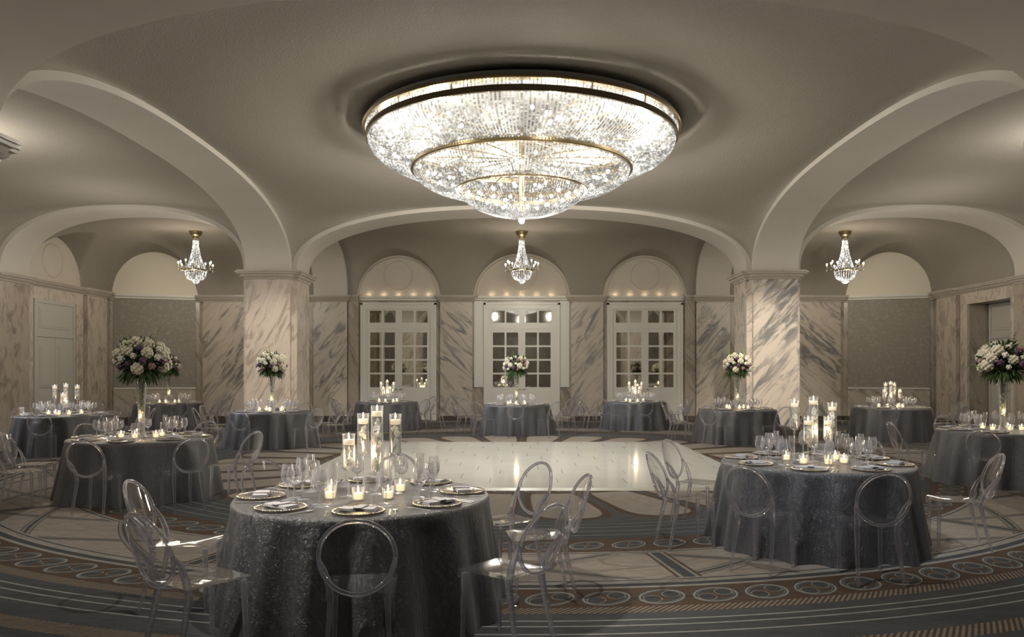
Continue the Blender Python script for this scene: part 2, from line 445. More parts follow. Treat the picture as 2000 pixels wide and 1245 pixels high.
def corner(s):
    x0, x1 = -XW, -6.98; xc, hx = (x0+x1)/2, (x1-x0)/2
    def fz(xx, y):
        x = xx*(-s)
        yb = YR if x > CX1 else CY0+(x-CX0)/(CX1-CX0)*(CY1-CY0)
        u = (x-xc)/hx; v = (y-RYC)/(yb-RYC if y > RYC else RHY); a, b = p(u), p(v)
        if u > 0: q = a+b-a*b if v < 0 else b
        else: q = a if v < 0 else a*b
        q *= RISE
        if s < 0: q = max(q, lun(y-21.95, 1.38, 1.33, x+XW, .1) if x < xc else 0)
        dx, dy = x-(CX0+CX1)/2, y-(CY0+CY1)/2
        t = dx*CN[0]+dy*CN[1]; sv = dx*CT[0]+dy*CT[1]
        if 0 <= t+.02: q = max(q, lun(sv, 1.27, 1.40, max(t,0), .16) if t < 3.2 else 0)
        return ZS+q
    xs = sorted([s*-1*(x0+(x1-x0)*i/110) for i in range(111)])
    ys = []
    n = 90
    for i in range(n+1): ys.append(RYC+RHY*math.sin(PI/2*(-1+2*i/n)))
    mb = MB(); nx = len(xs)
    vs = []
    for y in ys:
        for xx in xs:
            x = xx*(-s); yb = YR if x > CX1 else CY0+(x-CX0)/(CX1-CX0)*(CY1-CY0)
            yy = y if y <= RYC else RYC+(y-RYC)*(yb-RYC)/(YR-RYC)
            vs.append((xx, yy, fz(xx, yy)))
    fs = [(j*nx+i, (j+1)*nx+i, (j+1)*nx+i+1, j*nx+i+1) for j in range(len(ys)-1) for i in range(nx-1)]
    mb.add(vs, fs); struct(mb.obj('ceiling', M['stucco'], smooth=True))
corner(-1); corner(1)

def arch(name, axis, c, ex, inn, lo, hi, rex=RISE, rin=RISE-.10, n=64):
    """arch band: curve across `axis`, from lo to hi along the other axis"""
    mb = MB()
    def curve(a, rr):
        return [(c+a*math.sin(PI/2*(-1+2*i/n)), ZS+rr*p(math.sin(PI/2*(-1+2*i/n)))) for i in range(n+1)]
    I, E = curve(inn, rin), curve(ex, rex)
    P = (lambda w, d, z: (w, d, z)) if axis == 'x' else (lambda w, d, z: (d, w, z))
    for i in range(n):
        mb.quad(P(I[i][0],lo,I[i][1]), P(I[i+1][0],lo,I[i+1][1]), P(I[i+1][0],hi,I[i+1][1]), P(I[i][0],hi,I[i][1]))
        for d in (lo, hi):
            mb.quad(P(I[i][0],d,I[i][1]), P(I[i+1][0],d,I[i+1][1]), P(E[i+1][0],d,E[i+1][1]), P(E[i][0],d,E[i][1]))
    return struct(mb.obj(name, M['soffit'], smooth=True, merge=True, angle=40))
arch('arch_band', 'x', 0, VX, 5.73, 19.56, 20.70)
arch('arch_band', 'x', 0, VX, 5.73, 7.21, 8.37)
for s in (-1, 1):
    arch('arch_band', 'x', s*10.19, 3.21, 3.10, 19.56, 20.70)
    arch('arch_band', 'x', s*10.19, 3.21, 3.10, 7.21, 8.37)
    lo, hi = sorted((s*6.98, s*5.85))
    arch('arch_band', 'y', 13.965, 5.595, 5.415, lo, hi)
    arch('arch_band', 'y', RYC, RHY, 2.46, lo, hi)
    arch('arch_band', 'y', (YF+7.21)/2, (7.21-YF)/2, (7.21-YF)/2-.12, lo, hi)

# ------------------------------------------------------------------ piers
def sweep(path, prof, closed=False):
    """profile (out, z) swept along a plan polyline; outward is to the right of travel"""
    mb = MB(); L = len(path); rows = []
    for i in range(L):
        a = Vector(path[i]); 
        pv = Vector(path[i-1]) if (closed or i > 0) else None
        nx = Vector(path[(i+1) % L]) if (closed or i < L-1) else None
        d1 = (a-pv).normalized() if pv is not None else (nx-a).normalized()
        d2 = (nx-a).normalized() if nx is not None else d1
        n1 = Vector((d1.y, -d1.x)); n2 = Vector((d2.y, -d2.x)); b = n1+n2
        b = b/(max(.25, b.dot(n1))) 
        rows.append([(a.x+b.x*o, a.y+b.y*o, z) for o, z in prof])
    m = len(prof); vs = [q for r in rows for q in r]; fs = []
    for i in range(L if closed else L-1):
        j = (i+1) % L
        for k in range(m-1): fs.append((i*m+k, j*m+k, j*m+k+1, i*m+k+1))
    mb.add(vs, fs); return mb
CORN = [(0, 3.98), (.03, 3.985), (.035, 4.02), (.06, 4.03), (.085, 4.06), (.10, 4.10), (.14, 4.115), (.145, 4.155), (.17, 4.16), (.17, 4.20), (0, 4.205)]
PLIN = [(.045, 0), (.045, .20), (.03, .215), (.03, .25), (0, .265)]
def cross_plan(cx, cy, hw=.56, hf=.76, hs=.68, k=.60):
    q = [(hw,-hf),(hw,-k),(k,-k),(k,-hw),(hs,-hw),(hs,hw),(k,hw),(k,k),(hw,k),(hw,hf),(-hw,hf),(-hw,k),(-k,k),(-k,hw),(-hs,hw),(-hs,-hw),(-k,-hw),(-k,-k),(-hw,-k),(-hw,-hf)]
    return [(cx+a, cy+b) for a, b in q]
for cx, cy, mat in ((-PXC,PYF,'marble'),(PXC,PYF,'marble_e'),(-PXC,PYN,'marble'),(PXC,PYN,'marble')):
    plan = cross_plan(cx, cy)
    o = struct(sweep(plan, [(0,0),(0,ZS)], True).obj('pillar', M[mat]))
    struct(sweep(plan, CORN, True).obj('capital', M['cornice'], o)); struct(sweep(plan, PLIN if cy > 10 else [(q*.3, z) for q, z in PLIN], True).obj('plinth', M['plinth'], o))

# ------------------------------------------------------------------ walls
def wall(name, pts, zt, mlow, mup, split=ZC):
    mb = MB()
    for a, b in zip(pts[:-1], pts[1:]):
        mb.quad((*a,0),(*b,0),(*b,split),(*a,split), 0); mb.quad((*a,split),(*b,split),(*b,zt),(*a,zt), 1)
    return struct(mb.obj(name, [M[mlow], M[mup]]))
ZT = 6.3
wall('wall_rear', [(-10.85,YR),(10.85,YR)], ZT, 'marble_c', 'lunette')
wall('wall_left', [(-XW,YF),(-XW,CY0)], ZT, 'marble_c', 'lunette')
wall('wall_left_canted', [(CX0,CY0),(CX1,CY1)], ZT, 'marble_c', 'lunette_b')
wall('wall_right_canted', [(-CX1,CY1),(-CX0,CY0)], ZT, 'marble_c', 'lunette_b')
wall('wall_front', [(XW,YF),(-XW,YF)], ZT, 'marble_c', 'lunette')
# right wall with a deep doorway
DY0, DY1, DZT = 20.95, 22.98, 3.66
mb = MB()
def wq(y0, y1, z0, z1, m): mb.quad((XW,y0,z0),(XW,y1,z0),(XW,y1,z1),(XW,y0,z1), m)
wq(YF, DY0, 0, ZC, 0); wq(DY1, CY0, 0, ZC, 0); wq(DY0, DY1, DZT, ZC, 0); wq(YF, CY0, ZC, ZT, 1)
D = .62
mb.quad((XW,DY1,0),(XW+D,DY1,0),(XW+D,DY1,DZT),(XW,DY1,DZT),0); mb.quad((XW,DY0,0),(XW+D,DY0,0),(XW+D,DY0,DZT),(XW,DY0,DZT),0)
mb.quad((XW,DY0,DZT),(XW,DY1,DZT),(XW+D,DY1,DZT),(XW+D,DY0,DZT),0); mb.quad((XW+D,DY0,0),(XW+D,DY1,0),(XW+D,DY1,DZT),(XW+D,DY0,DZT),0)
struct(mb.obj('wall_right', [M['marble_c'], M['stucco']]))

# pilasters (each a slab of marble on the wall)
def pilaster(x0, y0, x1, y1, mat, z1=4.0):
    mb = MB(); mb.box(x0, y0, 0, x1, y1, z1)
    return struct(mb.obj('pilaster', M[mat]))
for s in (-1, 1):
    a, b = sorted((s*5.85, s*6.98)); pilaster(a, YR-.14, b, YR+.02, 'marble_d')
    a, b = sorted((s*1.66, s*2.74)); pilaster(a, YR-.10, b, YR+.02, 'marble_b' if s < 0 else 'marble_d')
    a, b = sorted((s*9.3, s*10.7)); pilaster(a, YR-.10, b, YR+.02, 'marble_d' if s < 0 else 'marble_b')
    a, b = sorted((s*7.0, s*7.25)); pilaster(a, YR-.06, b, YR+.02, 'marble_c')
    a, b = sorted((s*5.48, s*5.83)); pilaster(a, YR-.06, b, YR+.02, 'marble_c')
    a, b = sorted((s*(XW-.12), s*(XW+.02)))
    pilaster(a, 19.50, b, 20.72, 'marble_c'); pilaster(a, 23.5, b, 24.6, 'marble'); pilaster(a, 7.2, b, 8.4, 'marble_c')
# cornice along the walls
path = [(XW,YF),(XW,CY0),(-CX1,CY1),(-5.48,YR)]
struct(sweep([(-XW,YF),(-XW,7.1)], CORN).obj('trim_1', M['cornice']))
left = [(-XW,7.0),(-XW,19.4),(-XW+.12,19.48),(-XW+.12,20.74),(-XW,20.8),(-XW,23.44),(-XW+.12,23.5),(-XW+.12,24.62),(-XW+.02,24.9),(CX0+CT[0]*.12,CY0+CT[1]*.12)]
tr = [left, [(CX1-CT[0]*.1,CY1-CT[1]*.1),(-10.75,YR-.02),(-10.72,YR-.10),(-9.28,YR-.10),(-9.2,YR),(-7.27,YR),(-7.25,YR-.06),(-7.0,YR-.06),(-6.98,YR-.14),(-5.85,YR-.14),(-5.83,YR-.06),(-5.46,YR-.06)],
      [(-2.80,YR-.02),(-2.76,YR-.10),(-1.64,YR-.10),(-1.60,YR-.02)]]
k = 2
for q in tr:
    for s in (1, -1):
        pts = [(s*x, y) for x, y in q]
        if s < 0: pts.reverse()
        struct(sweep(pts, CORN).obj('trim_%d' % k, M['cornice'])); k += 1
# slim white ledges under the lunettes over the doors and canted panels
LEDGE = [(0,4.03),(.05,4.04),(.06,4.10),(.10,4.12),(.10,4.19),(0,4.20)]
for a, b in (((-5.46,YR),(-2.8,YR)),((-1.6,YR),(1.6,YR)),((2.8,YR),(5.46,YR)),((CX0+CT[0]*.14,CY0+CT[1]*.14),(CX1-CT[0]*.1,CY1-CT[1]*.1)),((-CX1+CT[0]*.1,CY1-CT[1]*.1),(-CX0-CT[0]*.14,CY0+CT[1]*.14))):
    struct(sweep([a, b], LEDGE).obj('trim_%d' % k, M['paint'])); k += 1
# dark baseboards
struct(sweep([(-XW,YF),(-XW,20.75)], [(.03,0),(.03,.17),(0,.18)]).obj('baseboard_left', M['plinth']))
struct(sweep([(-XW,23.36),(-XW,23.49),(-XW+.12,23.49),(-XW+.12,24.62),(CX0+.1,CY0+.02),(CX1,CY1),(-10.72,YR-.1),(-9.28,YR-.1),(-7.26,YR-.06),(-6.99,YR-.14),(-5.84,YR-.14),(-5.46,YR-.06)], [(.03,0),(.03,.15),(0,.16)]).obj('baseboard_left_rear', M['plinth']))
struct(sweep([(5.46,YR-.06),(5.84,YR-.14),(6.99,YR-.14),(7.26,YR-.06),(9.28,YR-.1),(10.72,YR-.1),(-CX1,CY1),(-CX0-.1,CY0+.02),(XW-.12,24.62),(XW-.12,23.49),(XW,23.49),(XW,23.36)], [(.03,0),(.03,.15),(0,.16)]).obj('baseboard_right_rear', M['plinth']))
for s in (-1, 1):
    q = [(-2.78,YR-.10),(-1.62,YR-.10)] if s < 0 else [(1.62,YR-.10),(2.78,YR-.10)]
    struct(sweep(q, [(.03,0),(.03,.15),(0,.16)]).obj('baseboard_rear', M['plinth']))
# canted wallpaper panels with marble wainscot
for s in (-1, 1):
    def cp(sv, off): 
        x = CX0+CT[0]*sv+CN[0]*off; y = CY0+CT[1]*sv+CN[1]*off; return (-s*x, y)
    mb = MB(); a, b = cp(.12,.03), cp(CL-.12,.03); mb.quad((*a,1.12),(*b,1.12),(*b,4.03),(*a,4.03)); struct(mb.obj('wall_panel', M['wallpaper']))
    mb = MB(); a, b = cp(.12,.035), cp(CL-.12,.035); a2, b2 = cp(.12,0), cp(CL-.12,0)
    mb.quad((*a,.15),(*b,.15),(*b,1.06),(*a,1.06)); struct(mb.obj('wall_wainscot', M['marble_b']))
    mb = MB(); pts = [cp(.12,.0), cp(CL-.12,.0)]
    if s > 0: pts.reverse()
    struct(sweep(pts, [(.03,1.06),(.06,1.065),(.06,1.11),(.03,1.12)]).obj('trim_%d' % k, M['paint'])); k += 1
# plaster rings in the lunettes
def ring(c, r, ax, n=40):
    mb = MB()
    pts = [(c[0]+(r*math.cos(2*PI*i/n) if ax == 'x' else 0), c[1]+(r*math.sin(2*PI*i/n)*0 if ax == 'x' else r*math.cos(2*PI*i/n)), c[2]+r*math.sin(2*PI*i/n)) for i in range(n)]
    mb.tube(pts, .022, 6, closed=True); return struct(mb.obj('trim_%d' % k, M['lunette'], smooth=True))
ring((-4.14,YR,4.86), .48, 'x'); k += 1; ring((0,YR,4.88), .50, 'x'); k += 1; ring((4.14,YR,4.86), .48, 'x'); k += 1; ring((-XW,21.95,4.82), .47, 'y'); k += 1
# raised archivolts round the rear lunettes
for xc, aa, hh in ((0,1.61,1.43),(4.14,1.40,1.36),(-4.14,1.40,1.36)):
    mb = MB(); mb.tube([(xc+(aa-.1)*math.cos(PI*i/32), YR-.0, ZS+(hh-.1)*math.sin(PI*i/32)) for i in range(33)], .035, 6); struct(mb.obj('trim_%d' % k, M['lunette'], smooth=True)); k += 1

# floor
mb = MB(); mb.quad((-14.5,-3,0),(14.5,-3,0),(14.5,26.2,0),(-14.5,26.2,0)); struct(mb.obj('floor', M['carpet']))
mb = MB(); DX0, DX1, DYA, DYB = -3.49, 3.53, 10.70, 17.68
mb.box(DX0, DYA, 0, DX1, DYB, .028)
df = empty('dance_floor'); tag(df, 'glossy white tiled dance floor laid on the carpet under the big chandelier', 'dance floor')
mb.obj('deck', M['dance'], df)
ed = MB()
ed.add(*[[(DX0,DYA,.028),(DX1,DYA,.028),(DX1+.06,DYA-.08,0),(DX0-.06,DYA-.08,0)],[(0,1,2,3)]])
ed.add(*[[(DX0,DYB,.028),(DX1,DYB,.028),(DX1+.06,DYB+.08,0),(DX0-.06,DYB+.08,0)],[(0,1,2,3)]])
ed.add(*[[(DX0,DYA,.028),(DX0,DYB,.028),(DX0-.06,DYB+.08,0),(DX0-.06,DYA-.08,0)],[(0,1,2,3)]])
ed.add(*[[(DX1,DYA,.028),(DX1,DYB,.028),(DX1+.06,DYB+.08,0),(DX1+.06,DYA-.08,0)],[(0,1,2,3)]])
ed.obj('ramp_edge', m_plain('edge_strip', (.45,.43,.37), .3), df)

# ------------------------------------------------------------------ doors
def glazed_door(name, xc, w, ztop):
    """white french door with mirrored panes against the rear wall; local x across, y towards the room = -y"""
    y = YR
    root = struct(empty(name, (xc, y, 0)))
    h = w/2
    mb = MB()
    mb.box(-h,-.09,0,-h+.17,0,ztop); mb.box(h-.17,-.09,0,h,0,ztop); mb.box(-h+.17,-.09,ztop-.20,h-.17,0,ztop)
    mb.box(-h+.17,-.07,3.08,h-.17,0,3.20)
    mb.box(-h-.02,-.11,0,-h+.05,0,ztop); mb.box(h-.05,-.11,0,h+.02,0,ztop); mb.box(-h-.02,-.11,ztop-.06,h+.02,0,ztop+.02)
    struct(mb.obj('frame', M['paint'], root))
    iw = h-.17
    def sash(x0, x1, z0, z1, nx, nz, st, top, bot):
        mb = MB(); yf, yb = -.055, -.012
        mb.box(x0,yf,z0,x0+st,yb,z1); mb.box(x1-st,yf,z0,x1,yb,z1); mb.box(x0+st,yf,z1-top,x1-st,yb,z1); mb.box(x0+st,yf,z0,x1-st,yb,z0+bot)
        X0, X1, Z0, Z1 = x0+st, x1-st, z0+bot, z1-top
        for i in range(1, nx):
            xm = X0+(X1-X0)*i/nx; mb.box(xm-.03,yf+.008,Z0,xm+.03,yb,Z1)
        for i in range(1, nz):
            zm = Z0+(Z1-Z0)*i/nz; mb.box(X0,yf+.010,zm-.03,X1,yb,zm+.03)
        if bot > .4:
            mb.box(X0+.03,yf-.014,z0+.28,X1-.03,yf+.002,z0+bot-.16); mb.box(X0+.09,yf-.022,z0+.34,X1-.09,yf-.013,z0+bot-.22)
        return mb, (X0,X1,Z0,Z1)
    t = struct(empty('transom', (0,0,0))); t.parent = root
    for x0, x1 in ((-iw, 0), (0, iw)):
        mb, (a,b,c,d) = sash(x0, x1, 3.20, ztop-.20, 2, 1, .10 if x0 else .10, .06, .09)
        struct(mb.obj('sash', M['paint'], t)); g = MB(); g.quad((a,-.022,c),(b,-.022,c),(b,-.022,d),(a,-.022,d)); struct(g.obj('pane', M['mirror'], t))
    for x0, x1 in ((-iw, 0), (0, iw)):
        mb, (a,b,c,d) = sash(x0, x1, .02, 3.08, 2, 4, .12, .12, 1.10)
        lf = struct(mb.obj('leaf', M['paint'], root)); g = MB(); g.quad((a,-.022,c),(b,-.022,c),(b,-.022,d),(a,-.022,d)); struct(g.obj('pane', M['mirror'], lf))
        hb = MB(); hx = -.05 if x0 else .05
        hb.tube([(hx,-.06,1.05),(hx,-.10,1.05),(hx+(-.09 if x0 else .09),-.10,1.05)], .010, 6); struct(hb.obj('handle', M['gold'], lf))
    return root
glazed_door('door_1', -4.14, 2.50, 3.95)
glazed_door('door_2', 0, 2.52, 3.95)
glazed_door('door_3', 4.14, 2.50, 3.95)
for s in (-1, 1):   # white side panels flanking the middle door
    mb = MB(); a, b = sorted((s*1.29, s*1.60)); mb.box(a, YR-.05, 1.12, b, YR, 4.02); mb.box(a+.04, YR-.062, 1.2, b-.04, YR-.049, 3.9)
    struct(mb.obj('wall_panel', M['paint']))
def panel_door(name, loc, rz, mat):
    """two panelled leaves with a panelled overdoor; local x across, -y to the room"""
    root = struct(empty(name, loc, rz)); w, zt = .96, 3.66
    f = MB(); f.box(-w,-.07,0,-w+.10,0,zt); f.box(w-.10,-.07,0,w,0,zt); f.box(-w+.1,-.07,zt-.1,w-.1,0,zt); f.box(-w+.1,-.065,2.62,w-.1,0,2.74)
    struct(f.obj('frame', M[mat], root))
    o = MB(); o.box(-w+.1,-.045,2.74,w-.1,0,zt-.1); o.box(-w+.22,-.06,2.86,w-.22,-.044,zt-.22); o.box(-w+.28,-.072,2.92,w-.28,-.059,zt-.28); struct(o.obj('overdoor_panel', M[mat], root))
    for s in (-1, 1):
        a, b = sorted((s*.006, s*(w-.1))); lf = MB(); lf.box(a,-.04,.02,b,0,2.62)
        for z0, z1 in ((.25,1.05),(1.2,2.4)):
            lf.box(a+.14,-.055,z0,b-.14,-.039,z1); lf.box(a+.2,-.066,z0+.06,b-.2,-.054,z1-.06)
        l = struct(lf.obj('leaf', M[mat], root)); hb = MB(); hb.tube([(s*.07,-.04,1.1),(s*.07,-.09,1.1),(s*.16,-.09,1.1)], .010, 6); struct(hb.obj('handle', M['gold'], l))
    return root
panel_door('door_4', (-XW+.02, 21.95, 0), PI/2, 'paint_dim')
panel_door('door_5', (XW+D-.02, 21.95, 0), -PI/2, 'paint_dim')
# marble door surrounds
for s in (-1, 1):
    mb = MB(); X0, X1 = sorted((s*XW, s*(XW-.07)))
    mb.box(X0, 20.76, 0, X1, DY0, 3.98); mb.box(X0, DY1, 0, X1, 23.34, 3.98); mb.box(X0, DY0, DZT, X1, DY1, 3.98)
    struct(mb.obj('trim_%d' % k, M['marble'])); k += 1

# ------------------------------------------------------------------ big chandelier
big = empty('chandelier', (0, 14.0, 0)); tag(big, 'huge three-tiered crystal bead chandelier with brass rings close under the central vault', 'chandelier')
def bead_tier(prof, nstr, nb, r, name):
    """strands of small crystal beads along a revolved profile"""
    seg = [0]
    for a, b in zip(prof[:-1], prof[1:]): seg.append(seg[-1]+math.dist(a, b))
    def at(sv):
        for i in range(len(prof)-1):
            if sv <= seg[i+1]+1e-9:
                f = (sv-seg[i])/(seg[i+1]-seg[i]); return (prof[i][0]+(prof[i+1][0]-prof[i][0])*f, prof[i][1]+(prof[i+1][1]-prof[i][1])*f)
        return prof[-1]
    vs = []; fs = []
    for kk in range(nstr):
        a = 2*PI*kk/nstr; ca, sa = math.cos(a), math.sin(a)
        for j in range(nb):
            R, z = at(seg[-1]*(j+.5)/nb); o = len(vs)
            rr = min(r, PI*R/nstr*.95) if R > .05 else r*.3
            cx, cy = R*ca, R*sa
            vs += [(cx,cy,z-r),(cx,cy,z+r),(cx+rr*ca,cy+rr*sa,z),(cx-rr*sa,cy+rr*ca,z),(cx-rr*ca,cy-rr*sa,z),(cx+rr*sa,cy-rr*ca,z)]
            fs += [(o,o+3,o+2),(o,o+4,o+3),(o,o+5,o+4),(o,o+2,o+5),(o+1,o+2,o+3),(o+1,o+3,o+4),(o+1,o+4,o+5),(o+1,o+5,o+2)]
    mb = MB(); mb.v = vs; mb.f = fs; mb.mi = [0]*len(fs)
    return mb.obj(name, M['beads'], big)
def spline(pts, n=24):
    out = []
    P = [pts[0]]+list(pts)+[pts[-1]]
    for i in range(1, len(P)-2):
        for q in range(n):
            t = q/n; a, b, c, d = P[i-1], P[i], P[i+1], P[i+2]
            out.append(tuple(.5*((2*b[m])+(-a[m]+c[m])*t+(2*a[m]-5*b[m]+4*c[m]-d[m])*t*t+(-a[m]+3*b[m]-3*c[m]+d[m])*t**3) for m in range(2)))
    out.append(pts[-1]); return out
T1P = spline([(2.75,5.77),(2.68,5.62),(2.44,5.46),(1.95,5.33)]); T2P = spline([(1.95,5.27),(1.87,5.14),(1.64,5.03),(1.17,4.95)]); T3P = spline([(1.14,4.93),(1.06,4.80),(.80,4.63),(.42,4.51),(.03,4.46)])
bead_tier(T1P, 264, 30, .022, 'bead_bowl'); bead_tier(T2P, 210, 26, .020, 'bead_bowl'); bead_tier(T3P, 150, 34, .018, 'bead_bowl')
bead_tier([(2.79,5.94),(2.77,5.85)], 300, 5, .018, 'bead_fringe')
def gring(r, z0, z1, th, mat, name='ring'):
    mb = MB(); mb.lathe([(r-th,z0),(r,z0),(r+.012,z0+.012),(r,z0+.024),(r,z1-.024),(r+.012,z1-.012),(r,z1),(r-th,z1),(r-th,z0)], 128); return mb.obj(name, M[mat], big, smooth=True, angle=40)
gring(2.84, 5.935, 5.985, .14, 'gold'); gring(2.78, 5.76, 5.86, .05, 'gold_d'); gring(1.995, 5.265, 5.365, .08, 'gold'); gring(1.19, 4.925, 5.01, .07, 'gold')
mb = MB(); mb.lathe([(2.80,6.06),(2.80,5.98),(2.6,6.02),(1.0,6.12),(.01,6.12)], 96); mb.obj('ceiling_plate', m_plain('reflector', (.27,.27,.26), .5), big, smooth=True, angle=30)
rods = MB()
for i in range(16):
    a = 2*PI*i/16; rods.tube([(2.74*math.cos(a),2.74*math.sin(a),6.03),(2.74*math.cos(a),2.74*math.sin(a),5.8)], .02, 6)
    rods.tube([(2.72*math.cos(a),2.72*math.sin(a),5.84),(1.5*math.cos(a),1.5*math.sin(a),5.9),(.2*math.cos(a),.2*math.sin(a),5.9)], .012, 5)
    rods.tube([(1.9*math.cos(a),1.9*math.sin(a),5.34),(1.0*math.cos(a),1.0*math.sin(a),5.45),(.2*math.cos(a),.2*math.sin(a),5.5)], .012, 5)
rods.tube([(0,0,6.1),(0,0,4.55)], .05, 10); rods.obj('armature', M['gold'], big)
bi = 0
for R, z, n in ((2.36,5.66,22),(2.05,5.55,18),(1.58,5.20,16),(1.32,5.12,14),(.82,4.84,12),(.45,4.70,8)):
    for i in range(n):
        a = 2*PI*(i+.37*(n % 5))/n; mb = MB(); mb.sphere((R*math.cos(a), R*math.sin(a), z), .034, 8, 6); mb.obj('bulb', M['bulb'], big, smooth=True); bi += 1
mb = MB(); mb.sphere((0,0,4.40), .062, 16, 10); mb.obj('finial', M['glass'], big, smooth=True)
mb = MB(); mb.tube([(0,0,4.55),(0,0,4.45)], .012, 6); mb.obj('finial_rod', M['gold'], big)

# ------------------------------------------------------------------ small chandeliers
def small_chandelier():
    root = empty('crystal_chandelier')
    mb = MB(); mb.lathe([(.0,.0),(.18,0),(.18,-.03),(.165,-.05),(.15,-.10),(.12,-.13),(.085,-.15),(.08,-.19),(.10,-.20),(.10,-.215),(.0,-.22)], 20); mb.obj('ceiling_rose', M['gold'], root, smooth=True, angle=35)
    mb = MB(); mb.tube([(0,0,-.2),(0,0,-1.4)], .012, 6); mb.obj('stem', M['gold'], root)
    mb = MB()
    for i in range(22):
        a = 2*PI*i/22
        for q in range(30):
            f = q/29; R = .07+.03*math.sin(f*PI)*.4+.20*f**2.2; z = -.27-.82*f
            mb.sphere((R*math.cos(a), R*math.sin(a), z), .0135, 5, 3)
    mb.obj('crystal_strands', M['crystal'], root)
    mb = MB(); mb.lathe([(.27,-1.09),(.30,-1.085),(.305,-1.11),(.29,-1.13),(.26,-1.13),(.27,-1.09)], 32); mb.obj('hoop', M['gold_d'], root, smooth=True, angle=40)
    mb = MB()
    for i in range(26):
        a = 2*PI*i/26
        for q in range(12):
            f = q/11; R = .285*math.cos(f*1.05)-.02*f; z = -1.14-.24*math.sin(f*PI/2)
            mb.sphere((R*math.cos(a), R*math.sin(a), z), .017, 5, 3)
    for R, z in ((.10,-1.42),(.075,-1.45),(.04,-1.475)):
        for i in range(14):
            a = 2*PI*i/14; mb.sphere((R*math.cos(a), R*math.sin(a), z), .014, 5, 3)
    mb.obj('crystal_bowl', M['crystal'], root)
    for i in range(12):
        a = 2*PI*i/12+.13; R = .48 if i % 2 else .40; up = .06 if i % 2 == 0 else 0
        c, s = math.cos(a), math.sin(a)
        mb = MB(); mb.tube([(.28*c,.28*s,-1.10),(.35*c,.35*s,-1.14),((R-.03)*c,(R-.03)*s,-1.11),(R*c,R*s,-1.04+up)], .009, 6); mb.lathe([(.0,-.005),(.03,0),(.032,.012)], 10, (R*c,R*s,-1.04+up)); arm = mb.obj('arm', M['gold_d'], root, smooth=True)
        mb = MB(); mb.tube([(R*c,R*s,-1.04+up),(R*c,R*s,-.955+up)], .010, 8); mb.obj('candle_sleeve', m_plainc('ivory_sleeve', (.7,.66,.55)), arm)
        mb = MB(); mb.sphere((R*c,R*s,-.925+up), .021, 8, 6, sq=(1,1,1.5)); mb.obj('bulb', M['bulb'], arm, smooth=True)
        mb = MB()
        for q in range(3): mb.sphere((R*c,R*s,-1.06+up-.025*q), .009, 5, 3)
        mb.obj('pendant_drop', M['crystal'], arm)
    return root
_pc = {}
def m_plainc(n, c):
    if n not in _pc: _pc[n] = m_plain(n, c)
    return _pc[n]
PROTO['sch'] = (small_chandelier(), False)
for x, lab in ((-9.88,'small brass crystal chandelier above the left corner bay with the wallpaper panel'),(0,'small brass crystal chandelier before the middle glazed door'),(9.80,'small brass crystal chandelier above the right corner bay with the wallpaper panel')):
    place('sch', (x, 23.28, 5.90), .1, lab, 'chandelier', 'small crystal chandeliers', 1.07)

# ------------------------------------------------------------------ chair
def chair_proto():
    root = empty('dining_chair'); A, E = M['acrylic'], M['acrylic_edge']
    # seat: rounded slab with shallow apron
    mb = MB(); out = []
    def corner(cx, cy, a0, r=.035):
        for i in range(5):
            a = rad(a0+90*i/4); out.append((cx+r*math.cos(a), cy+r*math.sin(a)))
    corner(.165,.175,0); corner(-.165,.175,90); corner(-.145,-.16,180); corner(.145,-.16,270)
    n = len(out)
    rows = [(.97,.415),(1.0,.418),(1.0,.452),(.985,.460)]
    vs = [(x*s, y*s, z) for s, z in rows for x, y in out]; fs = []
    for r_ in range(3):
        for i in range(n): j = (i+1) % n; fs.append((r_*n+i, r_*n+j, (r_+1)*n+j, (r_+1)*n+i))
    o3 = 3*n
    for q, (sc, dz) in enumerate(((.80,-.004),(.55,-.010),(.28,-.014))):
        vs += [(x*sc, y*sc, .460+dz) for x, y in out]
        for i in range(n): j = (i+1) % n; fs.append((o3+q*n+i, o3+q*n+j, o3+(q+1)*n+j, o3+(q+1)*n+i))
    fs.append(tuple(range(6*n, 7*n)))
    mb.add(vs, fs); mb.obj('seat', A, root, smooth=True, angle=40)
    # back: dished oval panel and rim
    mb = MB(); cz, ry, rx = .682, .205, .198
    def pt(a, b):
        z = cz+ry*b; y = -.235-.30*(z-.47)-.05*(1-a*a)*.7+.0
        return (rx*a, y, z)
    vs = [pt(0,0)]; fs = []; NR, NA = 7, 40
    for i in range(1, NR+1):
        for k in range(NA):
            a = 2*PI*k/NA; vs.append(pt(math.cos(a)*i/NR, math.sin(a)*i/NR))
    for k in range(NA): fs.append((0, 1+k, 1+(k+1) % NA))
    for i in range(NR-1):
        for k in range(NA): k2 = (k+1) % NA; fs.append((1+i*NA+k, 1+(i+1)*NA+k, 1+(i+1)*NA+k2, 1+i*NA+k2))
    mb.add(vs, fs)
    b = mb.obj('backrest', A, root, smooth=True)
    mb = MB(); mb.tube([Vector(pt(math.cos(2*PI*k/NA), math.sin(2*PI*k/NA))) for k in range(NA)], .0125, 8, closed=True); mb.obj('rim', E, b, smooth=True)
    for s in (-1, 1):
        mb = MB(); mb.tube([(s*.160,.170,.44),(s*.164,.174,.25),(s*.170,.182,0)], [.021,.018,.013], 4, a0=PI/4); mb.obj('leg', E, root)
        q = pt(s*.985, -.17)
        mb = MB(); mb.tube([(s*.172,-.262,0),(s*.160,-.205,.25),(s*.150,-.170,.42),(s*.158,-.195,.52),(s*.178,-.235,.60),(q[0],q[1],q[2]+.02)], [.013,.018,.023,.022,.018,.012], 4, a0=PI/4); mb.obj('leg', E, root)
    return root
PROTO['chair'] = (chair_proto(), False)

